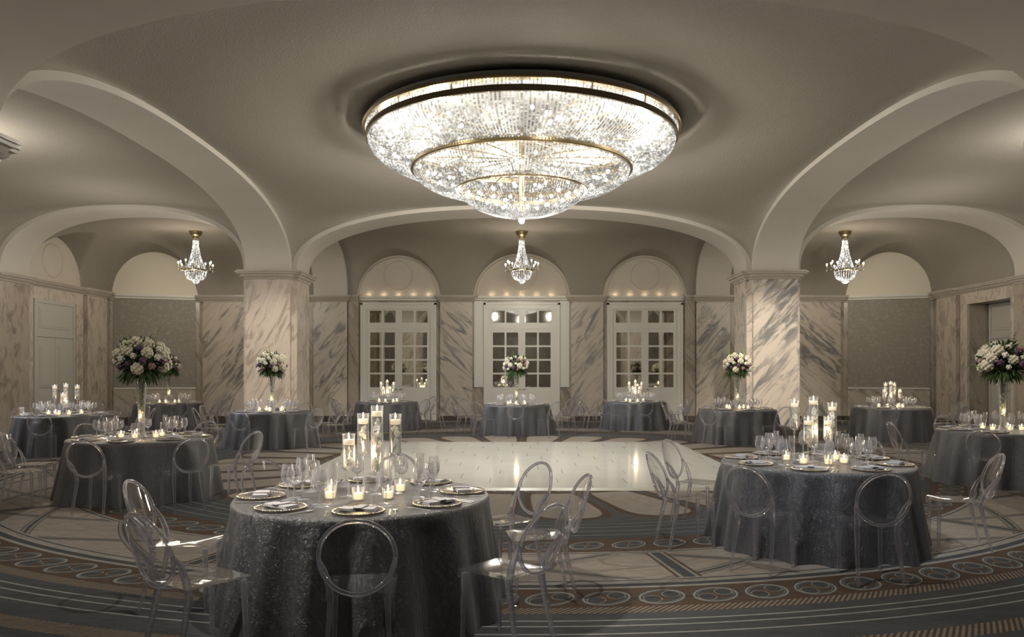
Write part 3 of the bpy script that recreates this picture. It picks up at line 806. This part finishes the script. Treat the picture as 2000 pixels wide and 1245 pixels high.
# ------------------------------------------------------------------ tablecloths
RT, ZTOP = .885, .775
def cloth_mesh(seed):
    rnd = random.Random(seed); n = 240
    waves = [(k, rnd.uniform(0,2*PI), rnd.uniform(.4,1)) for k in (7,10,13,19)]
    def fold(a):
        v = sum(w*math.cos(k*a+ph) for k, ph, w in waves)/2.2
        return math.copysign(abs(v)**.8, v)
    rows = [(0.0,ZTOP,0),(.45,ZTOP,0),(.80,ZTOP,0),(RT-.025,ZTOP-.001,0),(RT-.006,ZTOP-.006,0),(RT+.004,ZTOP-.022,.01),(RT+.006,ZTOP-.06,.05)]
    for i in range(1, 17):
        f = i/16; rows.append((RT+.008+.105*f**1.2, (ZTOP-.06)*(1-f)+.003*f, .05+.95*f**.6))
    vs = []; fs = []
    for R, z, k in rows:
        for q in range(n):
            a = 2*PI*q/n; fo = fold(a)
            sh = fo if fo > 0 else fo*.8
            r = R + k*.086*sh; vs.append((r*math.cos(a), r*math.sin(a), z))
    for i in range(len(rows)-1):
        for q in range(n): q2 = (q+1) % n; fs.append((i*n+q, (i+1)*n+q, (i+1)*n+q2, i*n+q2))
    mb = MB(); mb.add(vs, fs); return mb.mesh('tablecloth', M['cloth'], smooth=True)
CL_M = [cloth_mesh(s) for s in (11, 12, 13, 14)]
def table_proto():
    root = empty('round_table'); mb = MB(); mb.lathe([(.01,.735),(.85,.735),(.86,.745),(.86,.758),(.85,.765),(.01,.765)], 48); mb.obj('tabletop', m_plainc('plywood', (.4,.28,.16)), root)
    for i in range(4):
        a = PI/4+PI/2*i; mb = MB(); mb.tube([(.5*math.cos(a),.5*math.sin(a),.735),(.55*math.cos(a),.55*math.sin(a),0)], .018, 8); mb.obj('leg', M['steel'], root)
    return root
PROTO['table'] = (table_proto(), False)

# ------------------------------------------------------------------ tableware
def lathe_proto(key, name, prof, mat, n=20):
    mb = MB(); mb.lathe(prof, n); o = mb.obj(name, M[mat], smooth=True, angle=50); PROTO[key] = (o, False)
def stemmed(key, name, bowl, z0, n=20, stem=.0045, foot=.036, g=1.22):
    bowl = [(r*g, z*g) for r, z in bowl]; z0 *= g; foot *= g; stem *= 1.3
    root = empty(name)
    mb = MB(); mb.lathe(bowl, n); mb.obj('bowl', M['glass'], root, smooth=True)
    mb = MB(); mb.lathe([(.007,z0+.006),(stem,z0-.008),(stem*.85,z0*.5),(stem,.016),(.008,.008)], 10); mb.obj('stem', M['glass'], root, smooth=True)
    mb = MB(); mb.lathe([(.008,.008),(foot*.6,.004),(foot,.002),(foot,0),(.001,0)], n); mb.obj('foot', M['glass'], root, smooth=True, angle=50)
    PROTO[key] = (root, False)
stemmed('goblet', 'water_goblet', [(.003,.075),(.018,.078),(.034,.092),(.042,.112),(.043,.132),(.039,.158),(.034,.178)], .075)
stemmed('wine', 'wine_glass', [(.003,.092),(.015,.095),(.029,.108),(.036,.128),(.036,.150),(.032,.178),(.027,.202)], .092)
stemmed('flute', 'champagne_flute', [(.003,.10),(.012,.105),(.020,.13),(.024,.165),(.024,.19),(.021,.225)], .10, 16)
def charger():
    root = empty('charger_plate'); mb = MB(); mb.lathe([(.001,.006),(.09,.006),(.10,.010),(.155,.014),(.155,.010),(.10,.004),(.001,.0)], 36); mb.obj('plate', M['charger'], root, smooth=True, angle=40)
    mb = MB()
    for i in range(60):
        a = 2*PI*i/60; mb.sphere((.157*math.cos(a), .157*math.sin(a), .013), .0078, 6, 4)
    mb.obj('beaded_rim', M['charger_rim'], root, smooth=True); PROTO['charger'] = (root, False)
charger()
def napkin():
    root = empty('folded_napkin'); mb = MB()
    for i, (w, d, z) in enumerate(((.115,.052,0),(.112,.050,.006),(.108,.047,.012))):
        n = 8; vs = []; fs = []
        for j in range(n+1):
            x = -w+2*w*j/n; lift = .002*math.sin(j*1.3+i)
            vs += [(x,-d,z+lift),(x,-d,z+.005+lift),(x,d,z+.005+lift*.5),(x,d,z+lift*.5)]
        for j in range(n):
            for q in range(4): fs.append((j*4+q, j*4+(q+1) % 4, (j+1)*4+(q+1) % 4, (j+1)*4+q))
        fs += [(3,2,1,0),(n*4,n*4+1,n*4+2,n*4+3)]
        mb.add(vs, fs)
    mb.obj('folded_cloth', M['napkin'], root)
    mb = MB(); mb.add([(-.02,-.056,.019),(.03,-.056,.019),(.045,.056,.021),(-.005,.056,.021),(-.02,-.056,.024),(.03,-.056,.024),(.045,.056,.026),(-.005,.056,.026)], [(0,3,2,1),(4,5,6,7),(0,1,5,4),(1,2,6,5),(2,3,7,6),(3,0,4,7)]); mb.obj('folded_flap', M['napkin'], root)
    PROTO['napkin'] = (root, False)
napkin()
def cutlery():
    mb = MB()   # fork along +y
    mb.add([(-.004,-.10,.004),(.004,-.10,.004),(.003,.03,.006),(-.003,.03,.006)], [(0,1,2,3)]); mb.add([(-.003,.03,.006),(.003,.03,.006),(.011,.055,.004),(-.011,.055,.004)], [(0,1,2,3)])
    for i in range(4):
        x = -.011+.0058*i; mb.add([(x,.055,.004),(x+.0038,.055,.004),(x+.0030,.095,.006),(x+.0008,.095,.006)], [(0,1,2,3)])
    o = mb.obj('fork', M['steel'], merge=True); md = o.modifiers.new('thickness', 'SOLIDIFY'); md.thickness = .003; PROTO['fork'] = (o, False)
    mb = MB(); mb.add([(-.006,-.11,.003),(.006,-.11,.003),(.005,-.01,.004),(-.005,-.01,.004),(.009,.0,.004),(.010,.08,.003),(.002,.115,.003),(-.004,.09,.003)], [(0,1,2,3),(3,2,4,5,6,7)])
    o = mb.obj('knife', M['steel']); md = o.modifiers.new('thickness', 'SOLIDIFY'); md.thickness = .003; PROTO['knife'] = (o, False)
    mb = MB(); mb.add([(-.004,-.10,.004),(.004,-.10,.004),(.003,.04,.006),(-.003,.04,.006)], [(0,1,2,3)])
    vs = [(0,.067,.001)]+[(.016*math.cos(2*PI*i/14), .067+.027*math.sin(2*PI*i/14), .006) for i in range(14)]; mb.add(vs, [(0,1+i,1+(i+1) % 14) for i in range(14)])
    o = mb.obj('spoon', M['steel']); md = o.modifiers.new('thickness', 'SOLIDIFY'); md.thickness = .003; PROTO['spoon'] = (o, False)
cutlery()
# votive: glass holder; candle inside
lathe_proto('votive', 'votive_holder', [(.001,.004),(.034,.004),(.036,.0),(.038,.004),(.043,.088),(.041,.088),(.0365,.010),(.001,.010)], 'glass', 20)
def candle(key, name, r, h):
    root = empty(name); mb = MB(); mb.lathe([(.001,0),(r*.86,0),(r,h*.15),(r,h*.85),(r*.9,h),(r*.5,h*.94),(.001,h*.9)], 18); mb.obj('wax', M['wax_glow' if key == 'votive_candle' else 'wax'], root, smooth=True, angle=50)
    mb = MB(); mb.tube([(0,0,h*.88),(0,0,h+.010)], .0012, 5); mb.obj('wick', M['wick'], root)
    mb = MB(); mb.lathe([(.0008,h+.004),(.0055,h+.012),(.0065,h+.018),(.0045,h+.030),(.002,h+.040),(.0004,h+.048)], 10); mb.obj('flame', M['flame'], root, smooth=True)
    PROTO[key] = (root, False)
candle('votive_candle', 'votive_candle', .034, .040); candle('floating_candle', 'floating_candle', .037, .036)
# stemmed cylinder vases: (cylinder length, stem length)
VASE_KINDS = {'vt': (.50,.13), 'vm': (.30,.27), 'vs': (.24,.20), 'vb': (.30,.30)}
def cyl_vase(key, L, S):
    root = empty('cylinder_vase'); R = .043
    mb = MB(); mb.lathe([(.012,S),(.03,S+.004),(R-.004,S+.016),(R,S+.03),(R,S+L)], 24); mb.lathe([(R-.001,S+L),(R+.0015,S+L+.001),(R+.0015,S+L-.003)], 24); mb.obj('cylinder', M['glass'], root, smooth=True)
    mb = MB(); mb.lathe([(.016,S),(.009,S-.012),(.0065,S-.04),(.0055,S*.5),(.0065,.03),(.013,.012)], 12); mb.obj('stem', M['glass'], root, smooth=True)
    mb = MB(); mb.lathe([(.013,.012),(.04,.006),(.052,.002),(.052,0),(.001,0)], 24); mb.obj('foot', M['glass'], root, smooth=True, angle=50)
    mb = MB(); mb.lathe([(.001,S+.020),(R-.006,S+.022),(R-.003,S+.034),(R-.003,S+L-.06),(.001,S+L-.06)], 20); mb.obj('water', M['water'], root, smooth=True, angle=50)
    PROTO[key] = (root, False)
def orchid(key, L, seed):
    rnd = random.Random(seed); root = empty('orchid_spray')
    mb = MB(); stem = [( .016*math.sin(i*1.1+seed), .014*math.cos(i*.9), L*i/8) for i in range(9)]; mb.tube(stem, .0028, 5); mb.obj('stem', M['orchid_stem'], root)
    n = max(4, int(L/.030))
    for i in range(n):
        c = Vector((rnd.uniform(-.012,.012), rnd.uniform(-.012,.012), L*.30+(L*.70)*i/(n-1))); mb = MB()
        rot = Matrix.Rotation(rnd.uniform(0,2*PI), 3, 'Z') @ Matrix.Rotation(rnd.uniform(.9,2.0), 3, 'X')
        for q in range(5):
            a = 2*PI*q/5; w = .026 if q % 2 == 0 else .019
            vs = []; 
            for s in range(4):
                f = s/3; ww = w*.62*math.sin(PI*(.12+.80*f)); base = Vector((0, .003+.024*f, .007*f*f))
                for sg in (-1,0,1):
                    v = base+Vector((sg*ww,0,.004*abs(sg)))
                    vs.append(c + rot @ (Matrix.Rotation(a, 3, 'Z') @ v))
            mb.add(vs, [(s*3+g, s*3+g+1, (s+1)*3+g+1, (s+1)*3+g) for s in range(3) for g in range(2)])
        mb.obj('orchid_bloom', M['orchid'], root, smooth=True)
    PROTO[key] = (root, False)
for i, (kk, (L, S)) in enumerate(VASE_KINDS.items()):
    cyl_vase(kk, L, S); orchid('o'+kk, L-.14, i+3)

# ------------------------------------------------------------------ flowers
def trumpet():
    root = empty('trumpet_vase'); mb = MB(); mb.lathe([(.001,.0),(.075,0),(.075,.006),(.058,.03),(.042,.09),(.038,.17),(.045,.36),(.058,.55),(.072,.70),(.082,.76)], 28); mb.obj('body', M['glass'], root, smooth=True, angle=60)
    mb = MB(); mb.lathe([(.001,.02),(.046,.035),(.037,.09),(.034,.17),(.041,.36),(.054,.55),(.066,.68),(.001,.68)], 20); mb.obj('water', M['water'], root, smooth=True, angle=50)
    PROTO['trumpet'] = (root, False)
trumpet()
def vase_stems():
    rnd = random.Random(4); root = empty('submerged_blossoms')
    mb = MB()
    for i in range(14):
        a = rnd.uniform(0, 2*PI); r0, r1 = rnd.uniform(.005,.02), rnd.uniform(.02,.05); mb.tube([(r0*math.cos(a+2), r0*math.sin(a+2), .05),(r1*.6*math.cos(a+1), r1*.6*math.sin(a+1), .4),(r1*math.cos(a), r1*math.sin(a), .80)], .0035, 5)
    mb.obj('stem', M['orchid_stem'], root)
    for i in range(34):
        z = .20+.55*i/33; R = (.030+.028*(z-.17)/.5)*.8; a = rnd.uniform(0,2*PI); mb = MB()
        mb.sphere((R*.7*math.cos(a), R*.7*math.sin(a), z), .017, 7, 5, sq=(1,1,.7+rnd.random()*.6)); mb.obj('blossom', M['hyd'], root, smooth=True)
    PROTO['vstems'] = (root, False)
vase_stems()
def bouquet():
    rnd = random.Random(21); root = empty('flower_arrangement'); R0 = .30
    def dirv(az, el): return Vector((math.cos(az)*math.cos(el), math.sin(az)*math.cos(el), math.sin(el)))
    def puff(c, r, npet, mat, name, sub=.34):
        mb = MB(); 
        for i in range(npet):
            z = 1-2*(i+.5)/npet; a = i*2.399963; q = math.sqrt(1-z*z)
            d = Vector((q*math.cos(a), q*math.sin(a), z)); mb.sphere(c+d*r*.78, r*sub, 6, 4)
        mb.sphere(c, r*.8, 10, 6)
        mb.obj(name, mat, root, smooth=True)
    pts = []
    for i in range(46):
        z = 1-1.45*(i+.5)/46; a = i*2.399963+.4; q = math.sqrt(max(0, 1-z*z)); pts.append(Vector((q*math.cos(a), q*math.sin(a), z*.82)))
    rnd.shuffle(pts)
    for i, d in enumerate(pts):
        c = d*R0*rnd.uniform(.92,1.08)
        if i < 18: puff(c, rnd.uniform(.066,.088), 24, M['hyd'], 'hydrangea')
        elif i < 30: puff(c*1.04, rnd.uniform(.034,.046), 10, M['white'], 'white_rose', .5)
        elif i < 39: puff(c*1.05, rnd.uniform(.034,.05), 11, M['purple'], 'purple_blossom', .42)
        else: puff(c*1.05, rnd.uniform(.032,.042), 9, M['pinkrose'], 'pink_rose', .5)
    mb = MB()
    def leafblade(base, tip, w, up):
        base, tip = Vector(base), Vector(tip); d = tip-base; sd = d.cross(up).normalized(); vs = []
        for s in range(5):
            f = s/4; ww = w*math.sin(PI*(.08+.88*f)); pnt = base+d*f+Vector((0,0,-.12*d.length*f*f)); vs += [pnt-sd*ww, pnt+sd*ww]
        mb.add(vs, [(s*2, s*2+1, s*2+3, s*2+2) for s in range(4)])
    for i in range(420):
        az, el = rnd.uniform(0,2*PI), rnd.uniform(-1.0,1.3); d = dirv(az, el); L = rnd.uniform(.07,.15)
        b = d*rnd.uniform(.16,.27); t2 = dirv(az+rnd.uniform(-.5,.5), el+rnd.uniform(-.4,.3)); leafblade(b, b+t2*L, rnd.uniform(.008,.020), Vector((rnd.uniform(-1,1), rnd.uniform(-1,1), rnd.uniform(.2,1))))
    for i in range(230):   # drooping fringe underneath
        az = rnd.uniform(0,2*PI); d = dirv(az, -.35); b = d*rnd.uniform(.10,.27)+Vector((0,0,-.06)); leafblade(b, b+Vector((d.x*.12, d.y*.12, -rnd.uniform(.08,.17))), rnd.uniform(.0035,.007), Vector((d.x, d.y, .3)))
    mb.sphere((0,0,-.02), .22, 12, 8)
    mb.obj('foliage', M['leaf'], root)
    for az, el, L in ((2.6,.95,.30),(.5,1.0,.28),(3.3,-.15,.26),(5.6,.45,.20),(1.2,.55,.2),(4.4,.7,.2)):
        mb = MB(); d = dirv(az, el); cur = [d*(.2+L*i/8)+Vector((0,0,.02*math.sin(i))) for i in range(9)]; mb.tube(cur, .0025, 5)
        for i, q in enumerate(cur):
            for sg in (-1, 1): mb.sphere(q+Vector((sg*.013, sg*.008, .006)), .010*(1.1-i*.06), 5, 4, sq=(1,1,1.4))
        mb.obj('sprig', M['sprig'], root)
    PROTO['bouquet'] = (root, False)
bouquet()

# ------------------------------------------------------------------ the tables
CLOCK = ['six','five','four','three','two','one','twelve','eleven','ten','nine','eight','seven']
def clock(a):
    return CLOCK[int(round(a/30.0)) % 12]
# name: x, y, short phrase, kind, chairs [(azimuth, radius)], azimuth 0 faces the viewer and grows to the viewer's right
TB = [
 (-1.12, 5.45, 'the nearest candle table', 'c', [(11,1.17),(51,1.30),(97,1.24),(126,1.22),(180,1.22),(-136,1.26),(-87,1.23),(-35,1.26)]),
 (2.85, 7.45, 'the right-hand near candle table', 'c', [(-4,1.34),(-39,1.30),(-83,1.28),(-132,1.26),(76,1.22),(140,1.35)]),
 (-5.06, 10.22, 'the left-hand near flower table', 'f', [(8,1.42),(43,1.50),(75,1.38),(172,1.28),(-43,1.40),(-76,1.26),(-128,1.3)]),
 (-9.30, 15.64, 'the grey-door candle table', 'c', [(15,1.28),(58,1.28),(103,1.30),(140,1.28),(-160,1.28),(-118,1.28),(-70,1.30),(-30,1.28)]),
 (-9.78, 21.3, 'the left wallpaper-panel flower table', 'f', [(33,1.28),(72,1.30),(104,1.30),(150,1.28),(-60,1.28),(-105,1.28)]),
 (-5.53, 17.0, 'the left-pillar flower table', 'f', [(50,1.30),(-5,1.28),(94,1.38),(132,1.30),(-50,1.28),(-100,1.30),(170,1.28)]),
 (-3.86, 22.0, 'the left glazed-door candle table', 'k', [(-3,1.28),(48,1.30),(86,1.38),(-50,1.28),(-98,1.30),(135,1.28)]),
 (-.14, 20.45, 'the middle glazed-door flower table', 'f', [(0,1.28),(36,1.36),(72,1.38),(-36,1.36),(-74,1.38),(118,1.30),(-118,1.30)]),
 (3.29, 22.2, 'the right glazed-door candle table', 'k', [(2,1.28),(-42,1.28),(-78,1.28),(-106,1.38),(62,1.28),(108,1.28)]),
 (5.05, 18.0, 'the right-pillar flower table', 'f', [(-38,1.28),(22,1.28),(84,1.30),(-84,1.30),(-106,1.36)]),
 (9.0, 18.7, 'the right wallpaper-panel candle table', 'p', [(-28,1.28),(40,1.28),(-88,1.30),(92,1.30),(150,1.28)]),
 (7.20, 11.5, 'the right-edge flower table', 'f', [(-40,1.42),(-90,1.30),(178,1.30),(20,1.30)]),
]
LAMPS = []
for ti, (tx, ty, ph, kind, chairs) in enumerate(TB):
    rnd = random.Random(100+ti)
    place('table', (tx, ty, 0), .3*ti, 'round banquet table under a charcoal cloth, '+ph, 'table', 'round banquet tables')
    o = link('tablecloth', CL_M[ti % 4], None, (tx, ty, 0), 1.3*ti)
    tag(o, 'floor-length crinkled charcoal cloth on '+ph, 'tablecloth', 'charcoal tablecloths')
    for a, rr in chairs:
        ar = rad(a); x, y = tx+rr*math.sin(ar), ty-rr*math.cos(ar)
        place('chair', (x, y, 0), ar+rad(rnd.uniform(-5,5)), "clear acrylic oval-back chair, %s o'clock seat at %s" % (clock(a), ph), 'chair', 'clear acrylic chairs')
    near = ti < 3
    used = set()
    for i in range(8):
        a = {0: 9, 1: 20, 2: 8}.get(ti, 7)+45*i
        if a > 180: a -= 360
        c = clock(a)
        if c in used: a += 12; c = clock(a)
        used.add(c)
        ar = rad(a); er = Vector((math.sin(ar), -math.cos(ar))); et = Vector((math.cos(ar), math.sin(ar)))
        def at(rr, tt): v = Vector((tx, ty))+er*rr+et*tt; return (v.x, v.y, ZTOP)
        sfx = "%s o'clock setting of %s" % (c, ph)
        place('charger', at(.70, 0), ar, 'glass charger plate with beaded rim, '+sfx, 'plate', 'charger plates')
        q = at(.70, 0); place('napkin', (q[0], q[1], ZTOP+.015), ar+rad(rnd.uniform(-16,16)), 'folded grey napkin on the plate, '+sfx, 'napkin', 'folded napkins')
        place('goblet', at(.46+rnd.uniform(-.02,.02), .07), rnd.random(), 'stemmed water goblet, '+sfx, 'glass', 'water goblets')
        place('wine', at(.50, .155+rnd.uniform(-.01,.01)), rnd.random(), 'stemmed wine glass, '+sfx, 'glass', 'wine glasses')
        place('flute', at(.40, .145), rnd.random(), 'tall champagne flute, '+sfx, 'glass', 'champagne flutes')
        if near:
            place('fork', at(.72, -.195), ar, 'silver fork beside the plate, '+sfx, 'fork', 'forks')
            place('knife', at(.72, .19), ar, 'silver knife beside the plate, '+sfx, 'knife', 'knives')
            place('spoon', at(.72, .225), ar, 'silver spoon beside the plate, '+sfx, 'spoon', 'spoons')
    # centrepieces
    zt = ZTOP
    if kind == 'f':
        place('trumpet', (tx, ty, zt), 0, 'tall clear trumpet vase on '+ph, 'vase', 'trumpet vases')
        place('vstems', (tx, ty, zt), ti, 'cream blossoms and stems inside the trumpet vase on '+ph, 'flowers', 'submerged stems')
        sc = {2: 1.0, 11: 1.02}.get(ti, .95)
        place('bouquet', (tx, ty, zt+1.02), 1.7*ti, 'round cream and purple flower arrangement on '+ph, 'flowers', 'tall flower arrangements', sc)
        vot = [(.0,-.20),(.22,-.10),(-.22,-.12),(.2,.16),(-.18,.18)]
    else:
        if ti == 0: vs_ = [('vt',.09,.02,'tallest'),('vm',.215,.05,'right-hand'),('vm',-.03,.12,'rear left'),('vs',-.085,-.10,'lowest left')]
        elif ti == 1: vs_ = [('vt',-.02,.0,'tallest'),('vb',-.17,.10,'rear left'),('vm',.17,.02,'right-hand'),('vs',-.11,-.10,'front left'),('vs',.10,-.06,'front right')]
        else: vs_ = [('vt',.0,.03,'tallest middle'),('vm',-.18,.05,'outer left'),('vm',.18,.05,'outer right'),('vs',-.09,-.10,'front left'),('vs',.10,-.10,'front right')]
        if ti == 3: vs_ = [('vt',.0,.03,'tallest middle'),('vb',-.24,.05,'outer left'),('vb',.22,.05,'outer right'),('vs',.03,-.12,'front')]
        if kind == 'p': vs_ = [('vt',.0,.03,'tallest middle'),('vb',-.11,.07,'inner left'),('vb',.11,.07,'inner right'),('vs',-.19,-.04,'outer left'),('vs',.19,-.04,'outer right')]
        for vk, dx, dy, w in vs_:
            L, S = VASE_KINDS[vk]
            place(vk, (tx+dx, ty+dy, zt), rnd.random()*6, 'stemmed glass cylinder vase, the %s one on %s' % (w, ph), 'vase', 'cylinder vases')
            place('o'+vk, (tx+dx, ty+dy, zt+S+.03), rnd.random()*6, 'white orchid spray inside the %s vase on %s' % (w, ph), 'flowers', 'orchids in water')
            place('floating_candle', (tx+dx, ty+dy, zt+S+L-.075), 0, 'lit floating candle in the %s vase on %s' % (w, ph), 'candle', 'floating candles')
        vot = [(.01,-.24),(.20,-.17),(-.20,-.20),(.25,.12),(-.26,.1)]
    for j, (dx, dy) in enumerate(vot):
        w = ['front','front right','front left','rear right','rear left'][j]
        dx += rnd.uniform(-.02,.02); dy += rnd.uniform(-.02,.02)
        place('votive', (tx+dx, ty+dy, zt), 0, 'small clear votive holder, the %s one on %s' % (w, ph), 'votive holder', 'votive holders')
        place('votive_candle', (tx+dx, ty+dy, zt+.011), 0, 'lit votive candle in the %s holder on %s' % (w, ph), 'candle', 'votive candles')
    LAMPS.append((tx, ty))

# ------------------------------------------------------------------ light
def point(loc, e, col=(1,.86,.66), r=.1):
    d = bpy.data.lights.new('lamp', 'POINT'); d.energy = e; d.color = col; d.shadow_soft_size = r
    o = bpy.data.objects.new('lamp', d); COL.objects.link(o); o.location = loc; return o
def spot(loc, tgt, e, ang, col=(1,.9,.76), r=.15, blend=.8):
    d = bpy.data.lights.new('spot_lamp', 'SPOT'); d.energy = e; d.color = col; d.shadow_soft_size = r; d.spot_size = rad(ang); d.spot_blend = blend
    o = bpy.data.objects.new('spot_lamp', d); COL.objects.link(o); o.location = loc
    o.rotation_euler = (Vector(tgt)-Vector(loc)).to_track_quat('-Z', 'Y').to_euler(); return o
def area(loc, tgt, e, sx, sy, col=(1,.9,.76)):
    d = bpy.data.lights.new('area_lamp', 'AREA'); d.energy = e; d.color = col; d.shape = 'RECTANGLE'; d.size = sx; d.size_y = sy
    o = bpy.data.objects.new('area_lamp', d); COL.objects.link(o); o.location = loc
    o.rotation_euler = (Vector(tgt)-Vector(loc)).to_track_quat('-Z', 'Y').to_euler(); return o
WARM = (1,.87,.68); NEUT = (1,.93,.82); COOL = (.88,.93,1)
# big chandelier: lamps inside the bowls and below
for i in range(8):
    a = 2*PI*i/8+.2; point((2.40*math.cos(a), 14+2.40*math.sin(a), 5.66), 120, NEUT, .05)
for i in range(3):
    a = 2*PI*i/3+.5; point((1.5*math.cos(a), 15.2+1.5*math.sin(a), 4.2), 150, NEUT, .10)
for x in (-9.88, 0, 9.80):
    point((x, 23.28, 5.42), 34, WARM, .12); point((x, 22.9, 4.3), 95 if x else 75, WARM, .15)
for x in (-10.2, 10.2):
    point((x, 13.6, 4.9), 220, NEUT, .25); point((x*.97, 18.2, 3.9), 110, NEUT, .3)  # out-of-view side chandelier, then a fill lamp added to brighten the walls
for x in (-4, 4): point((x, 3.6, 4.2), 22, NEUT, .3)  # unseen fill lamps added in the front bay
spot((0,4.5,5.3), (0,5.6,0), 520, 125, NEUT, .06, 1.0); spot((-5.2,5.5,4.6), (-5.5,8.5,0), 260, 100, NEUT, .06, 1.0); spot((5.2,5.5,4.6), (5.5,8.5,0), 260, 100, NEUT, .06, 1.0)  # unseen downward spots added to brighten the near carpet
# pin spots on pillars, tables and dance floor
spot((-4.6,12.5,5.3), (-6.3,19.4,1.9), 1350, 29, (1,.88,.74)); spot((4.6,12.5,5.3), (6.4,19.4,1.9), 2400, 29, (1,.88,.74))
spot((0,13.6,4.3), (0,14.1,0), 340, 105, (1,.97,.91), .4); spot((0,17.5,5.2), (0,20.5,0), 420, 110, (1,.96,.9), .3)
LEFT, FRONT, BACK = (-3.4, -.9, 3.9), (-1.9, -2.4, 4.6), (-1.0, 1.6, 5.0)
CB = (.82,.90,1)
SPOTS = [(LEFT, 1200, NEUT), (FRONT, 560, CB), (BACK, 300, WARM), (LEFT, 1000, CB), (BACK, 350, NEUT), (LEFT, 900, CB), (LEFT, 450, CB), (LEFT, 750, CB), (LEFT, 550, CB), (FRONT, 280, NEUT), (FRONT, 350, NEUT), (FRONT, 330, NEUT)]
for i, (tx, ty) in enumerate(LAMPS):
    point((tx, ty-.05, 1.06), 3.0, (1,.72,.42), .06)
    off, e, colr = SPOTS[i]
    spot((tx+off[0], ty+off[1], off[2]), (tx, ty, .55), e, 34, colr, .07)
# cove lights on the ledges
for xc in (-4.14, 0, 4.14):
    for q in (-1.0, -.5, 0, .5, 1.0): point((xc+q, YR-.10, 4.235), .45, (1,.74,.48), .03)
w = bpy.data.worlds.new('world'); scn.world = w; w.use_nodes = True
w.node_tree.nodes['Background'].inputs[0].default_value = (.9,.92,1,1); w.node_tree.nodes['Background'].inputs[1].default_value = .03

# ------------------------------------------------------------------ render settings that belong to the scene
scn.view_settings.view_transform = 'Standard'; scn.view_settings.look = 'None'; scn.view_settings.exposure = 0.0
cy = scn.cycles
cy.use_denoising = True
cy.max_bounces = 12; cy.diffuse_bounces = 3; cy.glossy_bounces = 3; cy.transmission_bounces = 8; cy.transparent_max_bounces = 40
cy.caustics_reflective = False; cy.caustics_refractive = False; cy.sample_clamp_indirect = 4; cy.sample_clamp_direct = 0
cy.use_light_tree = True
